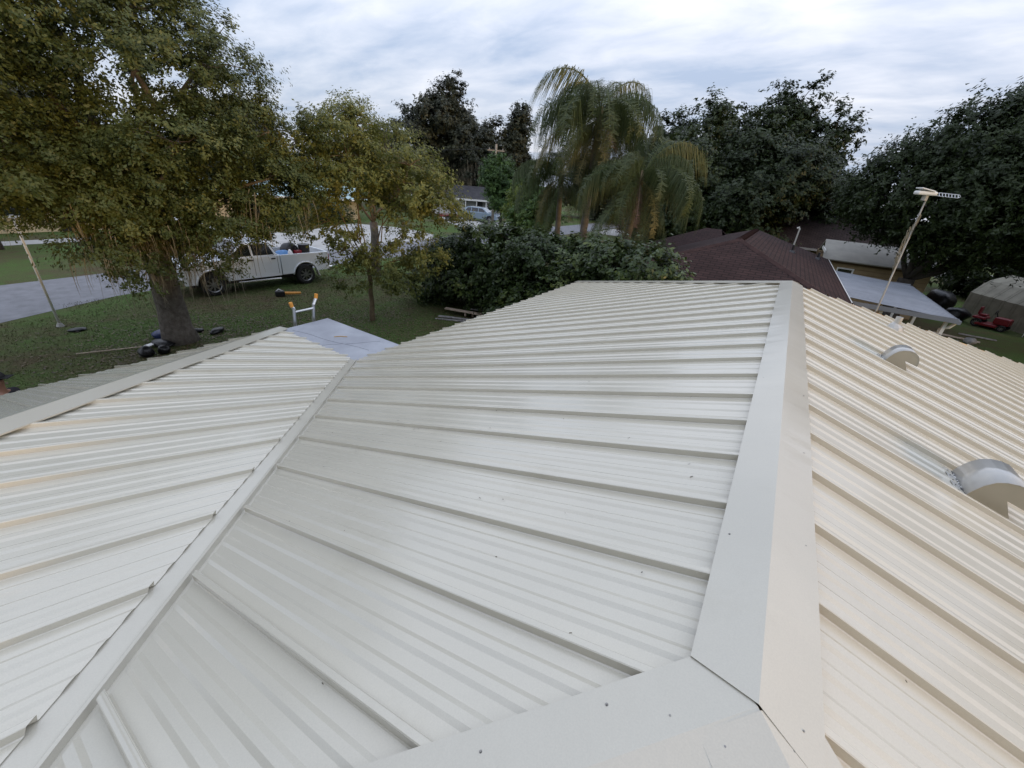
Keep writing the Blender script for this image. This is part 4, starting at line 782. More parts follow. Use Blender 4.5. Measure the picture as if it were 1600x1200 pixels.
for k, s_ in enumerate((-.7, .7)): mb = MB(); mb.tube([(s_ * math.cos(.6), s_ * math.sin(.6), 7.66), (s_ * math.cos(.6), s_ * math.sin(.6), 7.82)], .05, 8); mb.build('insulator', 'wall_grey', up_)
for k, (x, y, d, m, lb, nm, ct) in enumerate([(-13.66, 3.35, (.36, .34, .30), 'black_bag', 'larger black bag on the grass beyond the wing eave', 'black_bag', 'bag'), (-13.6, 3.72, (.30, .28, .24), 'black_bag', 'smaller black bag right beside the larger one', 'black_bag', 'bag'),
      (-17.03, 2.83, (.42, .28, .10), 'black_bag', 'flat black bag on the lawn beside the thin pole', 'black_bag', 'bag'), (-14.29, 5.36, (.55, .28, .16), 'black_bag', 'long black tool bag right of the oak trunk', 'tool_bag', 'bag'),
      (-14.95, 4.12, (.5, .40, .22), 'blue_bag', 'dark blue bag left of the oak trunk', 'blue_bag', 'bag'), (-14.2, 3.92, (.7, .4, .18), 'black_bag', 'dark heap of cloth at the foot of the oak', 'cloth_heap', 'cloth'), (-14.75, 4.98, (.4, .2, .12), 'black_bag', 'small black bag just behind the oak trunk', 'black_bag', 'bag')]):
    lump(nm, (x, y, 0), d, m, lb, ct, k + 11, rz=k * .7)
sh = empty('shovel', (-14.35, 3.5, .02), R(250), 'long handled tool with white blade lying on the lawn', 'shovel')
mb = MB(); mb.tube([(0, 0, .03), (1.35, -.1, .03)], .014, 6); mb.build('handle', 'board_wood', sh); mb = MB(); mb.box((-.12, 0, .05), (.24, .20, .02), 0, Matrix.Rotation(.25, 3, 'Y')); mb.build('blade', 'white_plastic', sh, bevel=.004)
blw = empty('leaf_blower', (-16.79, 9.1, 0), R(62), 'power tool with black body and orange nozzle on the grass', 'power tool')
mb = MB(); mb.box((-.22, 0, .12), (.36, .24, .22)); mb.build('motor_housing', 'black_plastic', blw, bevel=.05); mb = MB(); mb.tube([(-.04, 0, .12), (.55, 0, .10)], [.06, .045], 10); mb.build('nozzle', 'orange_plastic', blw); mb = MB(); mb.tube([(-.34, 0, .22), (-.25, 0, .30), (-.12, 0, .22)], .018, 6); mb.build('handle', 'white_plastic', blw)
# pile of boards near the hedge
for k, (x, y, z, l, a, w_, m, lb) in enumerate([(-9.5, 12.3, .25, 2.6, 10, .16, 'board_wood', 'topmost pale board of the pile by the hedge'), (-9.3, 12.55, .20, 2.7, 14, .18, 'board_wood', 'second pale board in the pile by the hedge'), (-9.35, 12.05, .06, 2.8, 22, .14, 'grey_wood', 'grey board lowest in front of the pile'), (-9.3, 12.8, .12, 2.4, 4, .2, 'board_wood', 'wide brown board at the back of the pile'), (-9.0, 13.05, .24, 2.0, 30, .12, 'grey_wood', 'narrow grey board angled across the pile'), (-9.6, 11.75, .03, 2.2, 25, .10, 'grey_wood', 'thin board lying flat on the grass beside the pile')]):
    mb = MB(); mb.box((0, 0, 0), (l, w_, .04)); o = mb.build('wood_board', m, None, bevel=.004); o.location = (x, y, z); o.rotation_euler = (R(random.uniform(-6, 6)), R(random.uniform(-3, 3)), R(a)); tag(o, lb, 'board', 'board pile')
    if k < 2: 
        mb = MB(); mb.box((-.4, .0, -.10), (.06, .06, .16)); q = mb.build('cleat', m, o)
# folding ladder leaning on the porch roof edge
ld = empty('ladder', (XE - .70, YW + .27, 0), 0, 'aluminium ladder with orange tips leaning on the grey porch roof', 'ladder')
lean = lambda z: .66 * z / 2.75
for s_, y0 in ((-1, 0), (1, .32)):
    mb = MB(); z1 = 2.97; mb.tube([(0, y0, 0), (lean(2.75), y0, 2.75), (lean(z1) * .97, y0 + (.0 if s_ < 0 else .01), z1)], .026, 6); mb.build('rail', 'alu', ld)
    tip = (lean(2.97) * .97, y0 + (.0 if s_ < 0 else .01), 2.97); e = (tip[0] - .02, tip[1] + (-.01 if s_ < 0 else .07), 3.06 if s_ > 0 else 3.00)
    mb = MB(); mb.tube([tip, e], .024, 6); mb.build('hinge_arm', 'alu', ld)
    mb = MB(); mb.tube([e, (e[0], e[1] + s_ * .015, e[2] + .07)], [.026, .028], 8); mb.build('tip', 'orange_plastic', ld)
for z in list(np.arange(.25, 2.8, .29)) + [2.92]:
    mb = MB(); mb.tube([(lean(z) * .985, 0, z), (lean(z) * .985, .32, z)], .017, 6); mb.build('rung', 'alu', ld)
# person at the left frame edge
pe = empty('person', (-9.62, .50, 0), R(-40), 'person in dark cap and dark shirt at the left edge beyond the roof', 'person')
def skin_body(name, verts, edges, rads, m, parent):
    me = bpy.data.meshes.new(name); me.from_pydata(verts, edges, []); o = bpy.data.objects.new(name, me); link(o, parent); me.materials.append(MATS[m])
    s_ = o.modifiers.new('skin', 'SKIN'); s_.use_smooth_shade = True
    for i, r_ in enumerate(rads): me.skin_vertices[0].data[i].radius = (r_, r_ * .85)
    me.skin_vertices[0].data[0].use_root = True
    u_ = o.modifiers.new('sub', 'SUBSURF'); u_.levels = 2; u_.render_levels = 2; return o
skin_body('body', [(0, 0, .95), (0, 0, 1.15), (0, 0, 1.38), (0, .01, 1.47), (0, .02, 1.56), (0, .03, 1.70), (.19, 0, 1.40), (.24, .0, 1.13), (.22, .16, .92), (-.19, 0, 1.40), (-.24, 0, 1.13), (-.22, .16, .92), (.10, 0, .86), (.11, .02, .48), (.11, 0, .07), (.12, .14, .04), (-.10, 0, .86), (-.11, .02, .48), (-.11, 0, .07), (-.12, .14, .04)],
          [(0, 1), (1, 2), (2, 3), (3, 4), (4, 5), (2, 6), (6, 7), (7, 8), (2, 9), (9, 10), (10, 11), (0, 12), (12, 13), (13, 14), (14, 15), (0, 16), (16, 17), (17, 18), (18, 19)],
          [.15, .145, .16, .07, .062, .085, .075, .05, .035, .075, .05, .035, .095, .07, .05, .045, .095, .07, .05, .045], 'skin', pe)
skin_body('shirt', [(0, 0, 1.0), (0, 0, 1.2), (0, 0, 1.39), (0, .01, 1.46), (.20, 0, 1.40), (.25, 0, 1.16), (-.20, 0, 1.40), (-.25, 0, 1.16), (0, 0, .86)], [(0, 1), (1, 2), (2, 3), (2, 4), (4, 5), (2, 6), (6, 7), (0, 8)], [.165, .16, .175, .085, .09, .07, .09, .07, .165], 'cloth_dark', pe)
skin_body('trousers', [(0, 0, .93), (.10, 0, .84), (.11, .02, .48), (.11, 0, .12), (-.10, 0, .84), (-.11, .02, .48), (-.11, 0, .12)], [(0, 1), (1, 2), (2, 3), (0, 4), (4, 5), (5, 6)], [.16, .11, .085, .07, .11, .085, .07], 'denim', pe)
bm = bmesh.new(); bmesh.ops.create_uvsphere(bm, u_segments=20, v_segments=14, radius=1)
for v in bm.verts: v.co = Vector((v.co.x * .098, v.co.y * .115, max(v.co.z, -.15) * .115))
me = bpy.data.meshes.new('hair'); bm.to_mesh(me); bm.free(); me.materials.append(MATS['hair_dark']); o = bpy.data.objects.new('hair', me); o.location = (0, .02, 1.72); link(o, pe)
mb = MB(); mb.box((0, .15, 1.73), (.14, .12, .012)); mb.build('cap_brim', 'hair_dark', pe, bevel=.004)

# ================================================================== NEIGHBOUR HOUSES
def part_box(name, c_, d, m, parent, rz=0, bevel=0): mb = MB(); mb.box(c_, d, rz); return mb.build(name, m, parent, bevel=bevel)
def window(parent, c_, w_, h, axis, out, trim='trim_white'):
    """axis 'x': pane spans x (faces +-y); 'y': spans y. out = outward sign"""
    t = empty('window', c_); t.parent = parent; f = .07
    def bx_(nm, cu_, cz, su, sz, dep, off, m):
        if axis == 'x': part_box(nm, (cu_, out * off, cz), (su, dep, sz), m, t)
        else: part_box(nm, (out * off, cu_, cz), (dep, su, sz), m, t)
    bx_('pane', 0, 0, w_, h, .02, .012, 'glass_dark')
    for s_ in (-1, 1): bx_('frame', s_ * (w_ / 2 + f / 2), 0, f, h + 2 * f, .06, .03, trim); bx_('frame', 0, s_ * (h / 2 + f / 2), w_, f, .06, .03, trim)
    bx_('mullion', 0, 0, w_, .05, .04, .025, trim); bx_('sill', 0, -h / 2 - f - .02, w_ + .25, .04, .12, .05, trim)
    return t
# brown shingle hip roof next door
bh = empty('neighbour_house', (0, 0, 0), 0, 'neighbouring house with brown shingle hip roof beyond the ridge', 'house')
bx0, bx1, by0, by1, bez, brz, brx = -4.9, 1.9, 12.9, 26.7, 2.6, 3.8, -1.5
Rn, Rf = (brx, 16.3, brz), (brx, 23.3, brz)
c4 = [(bx0, by0, bez), (bx1, by0, bez), (bx1, by1, bez), (bx0, by1, bez)]
for pts in ([c4[0], c4[1], Rn], [c4[1], c4[2], Rf, Rn], [c4[2], c4[3], Rf], [c4[3], c4[0], Rn, Rf]): poly_uv('roof_slope', pts, 'shingle_brown', bh, .05)
def ridge_shingles(a, b_, w_, m, parent, n=None):
    a, b_ = Vector(a), Vector(b_); d = b_ - a; L = d.length; t = d / L; s_ = t.cross(Vector((0, 0, 1))).normalized(); n = n or int(L / .14)
    for k in range(n):
        p = a + d * (k / n); q = a + d * ((k + 1.25) / n); z0, z1 = Vector((0, 0, .012)), Vector((0, 0, .030))
        mk('ridge_shingle', [p - s_ * w_ + z0 - Vector((0, 0, .05)), p + z0, p + s_ * w_ + z0 - Vector((0, 0, .05)), q - s_ * w_ + z1 - Vector((0, 0, .05)), q + z1, q + s_ * w_ + z1 - Vector((0, 0, .05))], [(0, 1, 4, 3), (1, 2, 5, 4), (3, 4, 5), (0, 2, 1)], m, parent)
ridge_shingles(Rf, Rn, .14, 'ridge_brown', bh); ridge_shingles(c4[1], Rn, .14, 'ridge_brown', bh); ridge_shingles(c4[0], Rn, .14, 'ridge_brown', bh)
wing = [(-4.9, 24.6, 2.6), (-1.5, 24.6, 2.6)]
for pts in ([(-6.2, 20.5, 2.6), (-2.2, 20.5, 2.6), (-3.0, 23.6, 3.58), (-3.7, 23.6, 3.58)], [(-6.2, 20.5, 2.6), (-3.7, 23.6, 3.58), (-6.2, 26.7, 2.6)], [(-6.2, 26.7, 2.6), (-3.7, 23.6, 3.58), (-3.0, 23.6, 3.58), (-2.2, 26.7, 2.6)]): poly_uv('roof_slope', pts, 'shingle_brown', bh, .05)
part_box('fascia', (bx1 - .01, (by0 + by1) / 2, bez - .10), (.03, by1 - by0, .15), 'trim_white', bh); part_box('fascia', ((bx0 + bx1) / 2, by0 + .01, bez - .10), (bx1 - bx0 - .04, .03, .15), 'trim_white', bh)
part_box('drip_edge', (bx1 + .012, (by0 + by1) / 2, bez - .005), (.02, by1 - by0, .03), 'trim_white', bh)
part_box('wall', ((bx0 + bx1) / 2, (by0 + by1) / 2, 1.22), (bx1 - bx0 - .9, by1 - by0 - .9, 2.44), 'wall_tan', bh); part_box('wall', (-5.0, 23.6, 1.22), (2.4, 5.3, 2.44), 'wall_tan', bh)
def on_b(x, y): return bez + (bx1 - x) * (brz - bez) / (bx1 - brx)
for k, (x, y) in enumerate(((.15, 20.8), (1.25, 23.6))):
    t = empty('pipe_vent', (x, y, on_b(x, y))); t.parent = bh; mb = MB(); mb.tube([(0, 0, -.05), (0, 0, .28)], .05, 8); mb.build('pipe', 'black_plastic', t); mb = MB(); mb.tube([(0, 0, -.02), (0, 0, .08)], [.16, .06], 8); mb.build('boot', 'black_plastic', t)
t = empty('service_mast', (.2, 25.4, on_b(.2, 25.4) - .3)); t.parent = bh; mb = MB(); mb.tube([(0, 0, 0), (0, 0, 1.0)], .035, 8); mb.build('mast_pipe', 'pole_steel', t); mb = MB(); mb.tube([(0, 0, .98), (-.05, 0, 1.08), (-.10, 0, 1.02)], .05, 8); mb.build('weather_head', 'pole_steel', t)
# carport
cp = empty('carport', (0, 0, 0), 0, 'carport with grey corrugated metal roof beside the brown roofed house', 'carport')
x0, x1, y0, y1 = 2.02, 4.70, 16.7, 23.4
npn = 12
for k in range(npn):
    ya, yb = y0 + (y1 - y0) * k / npn, y0 + (y1 - y0) * (k + 1) / npn; vs, fs = [], []; m_ = 14
    zf = lambda x: 2.46 - .055 * (x - x0)
    for q in range(m_ + 1):
        y = ya + (yb - ya) * q / m_; h = .018 * (1 if (q % 7) in (0, 1) else 0)
        vs += [(x0, y, zf(x0) + h), (x1, y, zf(x1) + h)]
    for q in range(m_): fs.append((2 * q, 2 * q + 1, 2 * q + 3, 2 * q + 2))
    o = mk('roof_panel', vs, fs, 'carport_metal', cp); sm = o.modifiers.new('s', 'SOLIDIFY'); sm.thickness = .004
part_box('gutter', (x1 + .03, (y0 + y1) / 2, zf(x1) - .05), (.09, y1 - y0, .10), 'carport_metal', cp); part_box('edge_beam', ((x0 + x1) / 2, y0 + .02, 2.30), (x1 - x0, .05, .14), 'carport_metal', cp); part_box('edge_beam', ((x0 + x1) / 2, y1 - .02, 2.30), (x1 - x0, .05, .14), 'carport_metal', cp)
for x, y in ((4.55, 17.0), (4.55, 20.1), (4.55, 23.2), (3.0, 17.0)): part_box('post', (x, y, 1.13), (.08, .08, 2.26), 'trim_white', cp)
mb = MB(); mb.tube([(4.73, 16.9, 2.22), (4.65, 16.95, 2.05), (4.52, 17.08, 1.95), (4.50, 17.10, .1)], .045, 8); mb.build('downspout', 'trim_white', cp)
part_box('storage_wall', (2.2, 20.1, 1.1), (.06, 6.2, 2.2), 'wall_tan', cp)
# tan house behind the carport
th = empty('tan_house', (0, 0, 0), 0, 'low tan house with pale roof under the huge dark tree', 'house')
part_box('wall', (4.1, 32.3, 1.2), (4.6, 7.2, 2.4), 'siding', th); o = bpy.data.objects['wall'] if 0 else None
for k in range(11): part_box('siding_board', (4.1, 28.68, .15 + k * .205), (4.62, .035, .19), 'wall_tan', th)
poly_uv('roof_slope', [(1.75, 28.2, 2.5), (6.6, 28.2, 2.5), (6.6, 31.0, 3.30), (1.75, 31.0, 3.30)], 'roof_pale', th, .06); poly_uv('roof_slope', [(1.75, 33.8, 2.5), (6.6, 33.8, 2.5), (6.6, 31.0, 3.30), (1.75, 31.0, 3.30)], 'roof_pale', th, .06)
part_box('rake_board', (1.74, 28.2 + 1.4, 2.86), (.05, 2.9, .14), 'trim_white', th).rotation_euler = (0, 0, 0)
window(th, (2.95, 28.66, 1.72), .62, .66, 'x', -1)
# dark hip roof further back
dh = empty('dark_roofed_house', (0, 0, 0), 0, 'house with very dark shingle roof between the two dark trees', 'house')
poly_uv('roof_slope', [(-4.5, 36.5, 2.3), (7.5, 36.5, 2.3), (4.2, 41, 4.75), (.5, 41, 4.75)], 'shingle_dark', dh, .06); poly_uv('roof_slope', [(7.5, 36.5, 2.3), (7.5, 45.5, 2.3), (4.2, 41, 4.75)], 'shingle_dark', dh, .06); poly_uv('roof_slope', [(-4.5, 36.5, 2.3), (-4.5, 45.5, 2.3), (.5, 41, 4.75)], 'shingle_dark', dh, .06)
part_box('fascia', (1.5, 36.48, 2.22), (12, .04, .14), 'wall_grey', dh); part_box('wall', (1.5, 41, 1.1), (11, 8, 2.2), 'wall_tan', dh)
# gambrel metal shed
sd_ = empty('metal_shed', (9.55, 33.9, 0), math.atan2(-3.1, 1.5), 'weathered ribbed metal shed, colour darkened for tree shade, with dark open doorway under the trees', 'shed')
Ls, Ws = 5.2, 3.0; gp = [(0, 0), (0, 1.25), (.55, 1.95), (Ws / 2, 2.35), (Ws - .55, 1.95), (Ws, 1.25), (Ws, 0)]
def shed_face(name, a, b_, n, rib=.02):
    for k in range(n):
        t0, t1 = Ls * k / n, Ls * (k + 1) / n - .012; d = Vector((b_[0] - a[0], b_[1] - a[1])); nn = Vector((-d.y, d.x)).normalized() * rib
        ys = [(t0, 0), (t0 + .05, 1), (t0 + .12, 1), (t0 + .17, 0), (t1, 0)]; vs, fs = [], []
        for t_, r_ in ys: vs += [(t_, a[0] + nn.x * r_, a[1] + nn.y * r_), (t_, b_[0] + nn.x * r_, b_[1] + nn.y * r_)]
        for q in range(4): fs.append((2 * q, 2 * q + 2, 2 * q + 3, 2 * q + 1))
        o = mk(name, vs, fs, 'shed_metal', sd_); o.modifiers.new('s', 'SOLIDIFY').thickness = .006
for i in range(6): shed_face('wall_panel' if i in (0, 5) else 'roof_panel', gp[i], gp[i + 1], 8)
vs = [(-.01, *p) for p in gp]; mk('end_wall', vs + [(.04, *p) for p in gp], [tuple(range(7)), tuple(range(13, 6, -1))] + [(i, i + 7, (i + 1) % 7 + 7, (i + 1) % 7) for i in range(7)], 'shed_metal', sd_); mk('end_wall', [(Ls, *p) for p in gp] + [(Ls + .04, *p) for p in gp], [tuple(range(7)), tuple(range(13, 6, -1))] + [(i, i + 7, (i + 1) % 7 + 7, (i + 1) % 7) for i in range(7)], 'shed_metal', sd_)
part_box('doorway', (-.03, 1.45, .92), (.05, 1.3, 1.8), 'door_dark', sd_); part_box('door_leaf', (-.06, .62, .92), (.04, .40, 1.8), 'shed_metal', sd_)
# mower and covered things in front of the shed
mw = empty('riding_mower', (9.95, 30.6, 0), R(-30), 'red riding mower parked in front of the metal shed', 'mower'); mw.scale = (.82,) * 3
part_box('hood', (.45, 0, .55), (.75, .55, .42), 'red_plastic', mw, bevel=.08); part_box('deck', (-.1, 0, .22), (1.0, 1.1, .16), 'red_plastic', mw, bevel=.05); part_box('fender', (-.55, 0, .55), (.6, .95, .14), 'red_plastic', mw, bevel=.05); part_box('seat_base', (-.5, 0, .72), (.4, .42, .12), 'red_plastic', mw, bevel=.04); part_box('seat_back', (-.72, 0, .95), (.10, .42, .45), 'red_plastic', mw, bevel=.04)
mb = MB(); mb.tube([(.15, 0, .7), (-.02, 0, 1.0)], .025, 6); mb.tube([(-.02 + .0, .17 * math.cos(a), 1.0 + .13 * math.sin(a)) for a in np.linspace(0, 6.28, 15)], .016, 5); mb.build('steering_wheel', 'black_plastic', mw)
for sx, r_ in ((-.55, .26), (.62, .19)):
    for s_ in (-1, 1): wheel(mw, (sx, s_ * .42, r_), r_, .2, s_)
lump('covered_grill', (8.75, 31.3, 0), (1.3, .8, .7), 'black_bag', 'black covered heap beside the red mower', 'cover', 31, rz=.5)
lump('tarp_cover', (8.3, 33.2, 0), (1.4, 1.4, 1.25), 'black_bag', 'large dark covered mound just beyond the carport corner', 'cover', 33)
chs = empty('garden_chair', (11.2, 29.6, 0), R(200), 'white metal garden chair right of the red mower', 'chair')
part_box('seat', (0, 0, .42), (.45, .45, .04), 'trim_white', chs); 
for sx in (-.2, .2):
    for sy in (-.2, .2): mb = MB(); mb.tube([(sx, sy, 0), (sx, sy, .42 if sx > 0 else .9)], .018, 6); mb.build('leg', 'trim_white', chs)
part_box('backrest', (-.2, 0, .75), (.03, .42, .25), 'trim_white', chs)
mb = MB(); mb.box((0, 0, 0), (1.7, .16, .05)); o = mb.build('wood_board', 'board_wood', None, bevel=.004); o.location = (7.7, 26.4, .04); o.rotation_euler = (0, 0, R(-12)); tag(o, 'pale board lying on the dark grass right of the carport', 'board')
mb = MB(); mb.box((0, 0, 0), (1.3, .10, .05)); o = mb.build('wood_board', 'grey_wood', None, bevel=.004); o.location = (8.7, 27.3, .06); o.rotation_euler = (0, 0, R(-2)); tag(o, 'grey board on the dark grass nearer the mower', 'board')
lump('stump', (8.05, 25.7, 0), (.45, .45, .28), 'grey_wood', 'pale stump on the dark grass', 'stump', 44)
# antenna mast at the far wall of the foreground house
an = empty('antenna_mast', (1.93, 11.82, 0), 0, 'leaning television antenna on a tall thin mast above the roof', 'antenna')
mb = MB(); mb.tube([(0.02, 0, -.1), (.01, 0, 3.0), (-.06, 0, 5.30)], [.019, .017, .013], 10); mb.build('mast', 'mast_paint', an, smooth=True)
dirb = Vector((.93, .36, -.0)).normalized()
hd = Vector((-.06, 0, 5.32))
mb = MB(); mb.box(tuple(hd + dirb * -.06 + Vector((0, 0, .05))), (.34, .16, .07), math.atan2(dirb.y, dirb.x)); mb.build('antenna_housing', 'trim_white', an, bevel=.025)
mb = MB(); mb.box(tuple(hd + dirb * -.08 + Vector((0, 0, .11))), (.26, .20, .02), math.atan2(dirb.y, dirb.x), Matrix.Rotation(.18, 3, 'Y')); mb.build('rain_hood', 'trim_white', an, bevel=.008)
mb = MB(); mb.tube([tuple(hd + Vector((-.03, 0, -.08))), tuple(hd + Vector((-.03, 0, .02)))], .05, 8); mb.build('rotor', 'mast_paint', an)
sdv = Vector((-dirb.y, dirb.x, 0)) * .035; zz_ = Vector((0, 0, .028)); a0 = hd + dirb * .10 + Vector((0, 0, .045)); a1 = hd + dirb * .52 + Vector((0, 0, .035))
mb = MB(); mb.tube([a0 + zz_ * .3, a0 + dirb * .08 + zz_, a1 + zz_, a1 + dirb * .03, a1 - zz_, a0 + dirb * .08 - zz_, a0 - zz_ * .3], .006, 6); mb.build('boom', 'alu', an)
for k in range(7):
    p = a0.lerp(a1, .22 + .13 * k); mb = MB(); mb.tube([p + zz_ + sdv, p - zz_ - sdv + dirb * -.02], .006, 6); mb.build('element', 'alu', an)
V, F = [], []; r_ = np.random.default_rng(4)
for k in range(150):
    z = r_.uniform(3.95, 5.0); f = (z - 3.95) / 1.05; w_ = .10 * math.sin(math.pi * f) + .01; p = np.array([-.03, 0, z]) + np.array([-.84, -.54, 0]) * r_.uniform(0, w_) + r_.normal(0, .01, 3); n = len(V); l_ = r_.uniform(.05, .16); a = r_.random() * 6.28; o_ = np.array([math.cos(a), math.sin(a), 0]) * .006
    V += [p - o_, p + o_, p + o_ * .4 + np.array([.01, 0, -l_]), p - o_ * .4 + np.array([.01, 0, -l_])]; F.append((n, n + 1, n + 2, n + 3))
mk_np('hanging_moss', np.array(V), np.array(F), 'moss', an)['kind'] = 'stuff'

# house with grey roof, blue-grey SUV, dark car and trailer across the street
gh = empty('grey_roofed_house', (-37.8, 47.6, 0), math.atan2(6.0, 7.4), 'single storey house with grey shingle roof and porch behind the parked car', 'house')
part_box('wall', (-1.5, 4.2, 1.1), (11.5, 6.4, 2.2), 'wall_white', gh); poly_uv('roof_slope', [(-8, 0, 2.2), (5.2, 0, 2.2), (3.4, 4.4, 3.75), (-6.2, 4.4, 3.75)], 'shingle_grey', gh, .06); poly_uv('roof_slope', [(5.2, 0, 2.2), (5.2, 8.8, 2.2), (3.4, 4.4, 3.75)], 'shingle_grey', gh, .06); poly_uv('roof_slope', [(-8, 0, 2.2), (-8, 8.8, 2.2), (-6.2, 4.4, 3.75)], 'shingle_grey', gh, .06)
part_box('fascia', (-1.4, -.01, 2.12), (13.2, .05, .22), 'trim_white', gh); part_box('porch_wall', (2.2, .97, 1.1), (5.6, .05, 2.2), 'wall_grey', gh)
for x in (-.4, 1.1, 2.4): part_box('porch_post', (x, .15, 1.0), (.12, .12, 2.0), 'trim_white', gh)
window(gh, (3.2, .94, 1.35), 1.1, .75, 'x', -1); part_box('door', (1.5, .92, 1.0), (.9, .06, 2.0), 'door_dark', gh); window(gh, (-4.0, .98, 1.35), 1.6, .9, 'x', -1)
part_box('garage_front', (-4.5, .955, 1.05), (4.6, .06, 2.1), 'wall_white', gh)
def suv(name, loc, rz, m, label):
    t = empty(name, loc, rz, label, 'car'); w_ = .92; r_ = .35; xr, xf = -1.32, 1.36; aa = .43
    prof = [(-2.2, .36), (xr - aa, .34)] + arc(xr, .36, aa, math.pi - .05, .05, 10) + [(xf - aa, .32)] + arc(xf, .36, aa, math.pi - .05, .05, 10) + [(2.22, .34), (2.30, .55), (2.26, .82), (1.95, .98), (1.10, 1.08), (-2.05, 1.12), (-2.25, .98), (-2.28, .5)]
    mb = MB(); mb.prism(prof, 'y', -w_, w_); mb.build('body', m, t, bevel=.07)
    lo_, hi_ = w_ - .03, .70; cabp = [(1.15, 1.05, lo_), (.35, 1.62, hi_), (-1.25, 1.66, hi_), (-1.98, 1.52, hi_ + .02), (-2.15, 1.08, lo_)]; n = 5
    vs = [(x, -y, z) for x, z, y in cabp] + [(x, y, z) for x, z, y in cabp]; mb = MB(); mb.add(vs, [tuple(range(n)), tuple(range(2 * n - 1, n - 1, -1))] + [(i, i + n, (i + 1) % n + n, (i + 1) % n) for i in range(n)]); mb.build('cabin', m, t, bevel=.05)
    cs = lambda z: lo_ + (hi_ - lo_) * (z - 1.06) / .58
    for s_ in (-1, 1):
        for quad in ([(.92, 1.14), (.34, 1.54), (-.10, 1.56), (-.10, 1.14)], [(-.17, 1.14), (-.17, 1.56), (-.98, 1.57), (-1.02, 1.14)], [(-1.10, 1.14), (-1.06, 1.57), (-1.55, 1.52), (-1.85, 1.16)]):
            vs = [(x, s_ * (cs(z) + .01), z) for x, z in quad] + [(x, s_ * (cs(z) - .03), z) for x, z in quad]; mb = MB(); mb.add(vs, [(0, 1, 2, 3), (7, 6, 5, 4), (0, 4, 5, 1), (1, 5, 6, 2), (2, 6, 7, 3), (3, 7, 4, 0)]); mb.build('side_window', 'glass_dark', t)
        wheel(t, (xr, s_ * .80, r_), r_, .22, s_); wheel(t, (xf, s_ * .80, r_), r_, .22, s_)
        part_box('headlight', (2.16, s_ * .68, .80), (.16, .34, .13), 'headlight', t, bevel=.03); part_box('taillight', (-2.22, s_ * .75, .95), (.10, .24, .22), 'taillight', t, bevel=.03); part_box('side_mirror', (.80, s_ * 1.0, 1.16), (.12, .18, .13), m, t, bevel=.03)
        for x in (xr, xf): part_box('wheel_housing', (x, s_ * .5, .5), (.84, .08, .44), 'black_plastic', t)
    vs = [(1.10, -.76, 1.12), (1.10, .76, 1.12), (.42, .64, 1.58), (.42, -.64, 1.58)]; vs = [(a + .015, b_, c_ + .02) for a, b_, c_ in vs] + [(a - .03, b_, c_ - .03) for a, b_, c_ in vs]; mb = MB(); mb.add(vs, [(0, 1, 2, 3), (7, 6, 5, 4), (0, 4, 5, 1), (1, 5, 6, 2), (2, 6, 7, 3), (3, 7, 4, 0)]); mb.build('windshield', 'headlight' if m == 'suv_blue' else 'glass_dark', t)
    part_box('grille', (2.27, 0, .62), (.06, .9, .22), 'black_plastic', t); part_box('undertray', (0, 0, .34), (3.9, 1.5, .1), 'black_plastic', t)
    return t
suv('parked_suv', (-33.2, 44.4, .01), math.atan2(.62, .78) - .35, 'suv_blue', 'blue-grey hatchback parked on the driveway of the grey roofed house')
suv('parked_suv', (-28.0, 48.2, .01), math.atan2(.62, .78) + math.pi, 'car_black', 'black car parked right of the utility pole, partly hidden')
tl = empty('utility_trailer', (-35.2, 40.6, 0), math.atan2(.62, .78), 'small red utility trailer with dark mesh gate left of the parked car', 'trailer')
part_box('deck', (0, 0, .48), (2.4, 1.4, .08), 'red_plastic', tl); part_box('side_rail', (0, -.70, .68), (2.4, .04, .05), 'red_plastic', tl); part_box('side_rail', (0, .70, .68), (2.4, .04, .05), 'red_plastic', tl)
for k in range(7): part_box('gate_bar', (-1.2, -.66 + .22 * k, 1.05), (.03, .03, 1.1), 'black_plastic', tl)
for z in (.6, 1.1, 1.6): part_box('gate_rail', (-1.2, 0, z), (.035, 1.4, .04), 'black_plastic', tl)
for s_ in (-1, 1): wheel(tl, (-.1, s_ * .82, .30), .30, .18, s_)
mb = MB(); mb.tube([(1.2, -.4, .46), (2.1, 0, .46), (1.2, .4, .46)], .03, 6); mb.build('tongue', 'black_plastic', tl)
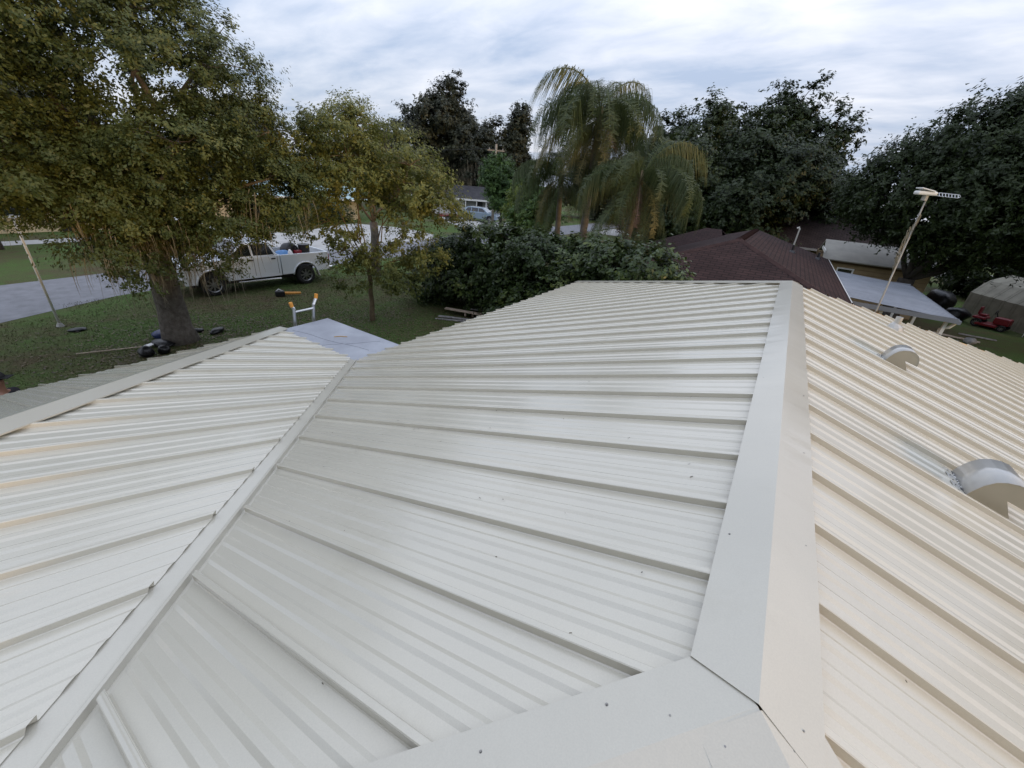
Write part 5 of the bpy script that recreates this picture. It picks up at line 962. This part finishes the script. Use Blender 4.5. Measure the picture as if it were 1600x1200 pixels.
# teal roofed house behind the clipped hedge
tq = empty('teal_roofed_house', (-40.2, 24.0, 0), math.atan2(7.2, 3.4), 'cream house with pale teal roof behind the hedge, half hidden by leaves', 'house')
part_box('wall', (0, 3.9, .98), (12.5, 6, 1.96), 'wall_cream', tq); poly_uv('roof_slope', [(-7, 0, 2.0), (7, 0, 2.0), (7, 3.9, 3.1), (-7, 3.9, 3.1)], 'roof_teal', tq, .06); poly_uv('roof_slope', [(-7, 7.8, 2.0), (7, 7.8, 2.0), (7, 3.9, 3.1), (-7, 3.9, 3.1)], 'roof_teal', tq, .06)
part_box('fascia', (0, -.01, 1.94), (14, .05, .16), 'trim_white', tq); window(tq, (1.5, .88, 1.2), 1.4, .8, 'x', -1); window(tq, (-3.2, .88, 1.2), 1.2, .8, 'x', -1); part_box('door', (4.2, .88, .95), (.9, .05, 1.9), 'teal_paint', tq)
# cream house at left
lh = empty('cream_house', (-37.6, 3.2, 0), R(92), 'cream house with teal panels across the street at the left edge', 'house')
part_box('wall', (0, 3.6, 1.25), (13, 6.4, 2.5), 'wall_cream', lh); poly_uv('roof_slope', [(-7.2, -.2, 2.5), (7.2, -.2, 2.5), (7.2, 3.6, 3.7), (-7.2, 3.6, 3.7)], 'roof_pale', lh, .06); poly_uv('roof_slope', [(-7.2, 7.4, 2.5), (7.2, 7.4, 2.5), (7.2, 3.6, 3.7), (-7.2, 3.6, 3.7)], 'roof_pale', lh, .06)
part_box('fascia', (0, -.21, 2.44), (14.4, .05, .16), 'trim_white', lh); window(lh, (3.0, .38, 1.4), 1.6, .9, 'x', -1); part_box('teal_panel', (-1.0, .36, 1.2), (1.8, .06, 2.0), 'teal_paint', lh); window(lh, (1.0, .38, 1.4), .9, .9, 'x', -1); part_box('door', (4.8, .37, 1.0), (.9, .05, 2.0), 'door_dark', lh)
# overhead service wires between utility pole and the houses
for k, (a, b_, lb) in enumerate([((-28.62, 40.4, 7.8), (-60, 20, 7.6), 'upper thin overhead wire running left from the utility pole'), ((-28.62, 40.4, 7.2), (-25, 90, 7.5), 'thin overhead wire running away from the utility pole')]):
    mb = MB(); mb.tube([(a[0] + (b_[0] - a[0]) * f, a[1] + (b_[1] - a[1]) * f, a[2] + (b_[2] - a[2]) * f - 1.2 * math.sin(math.pi * f)) for f in np.linspace(0, 1, 13)], .012, 5); tag(mb.build('overhead_wire', 'black_plastic'), lb, 'wire')
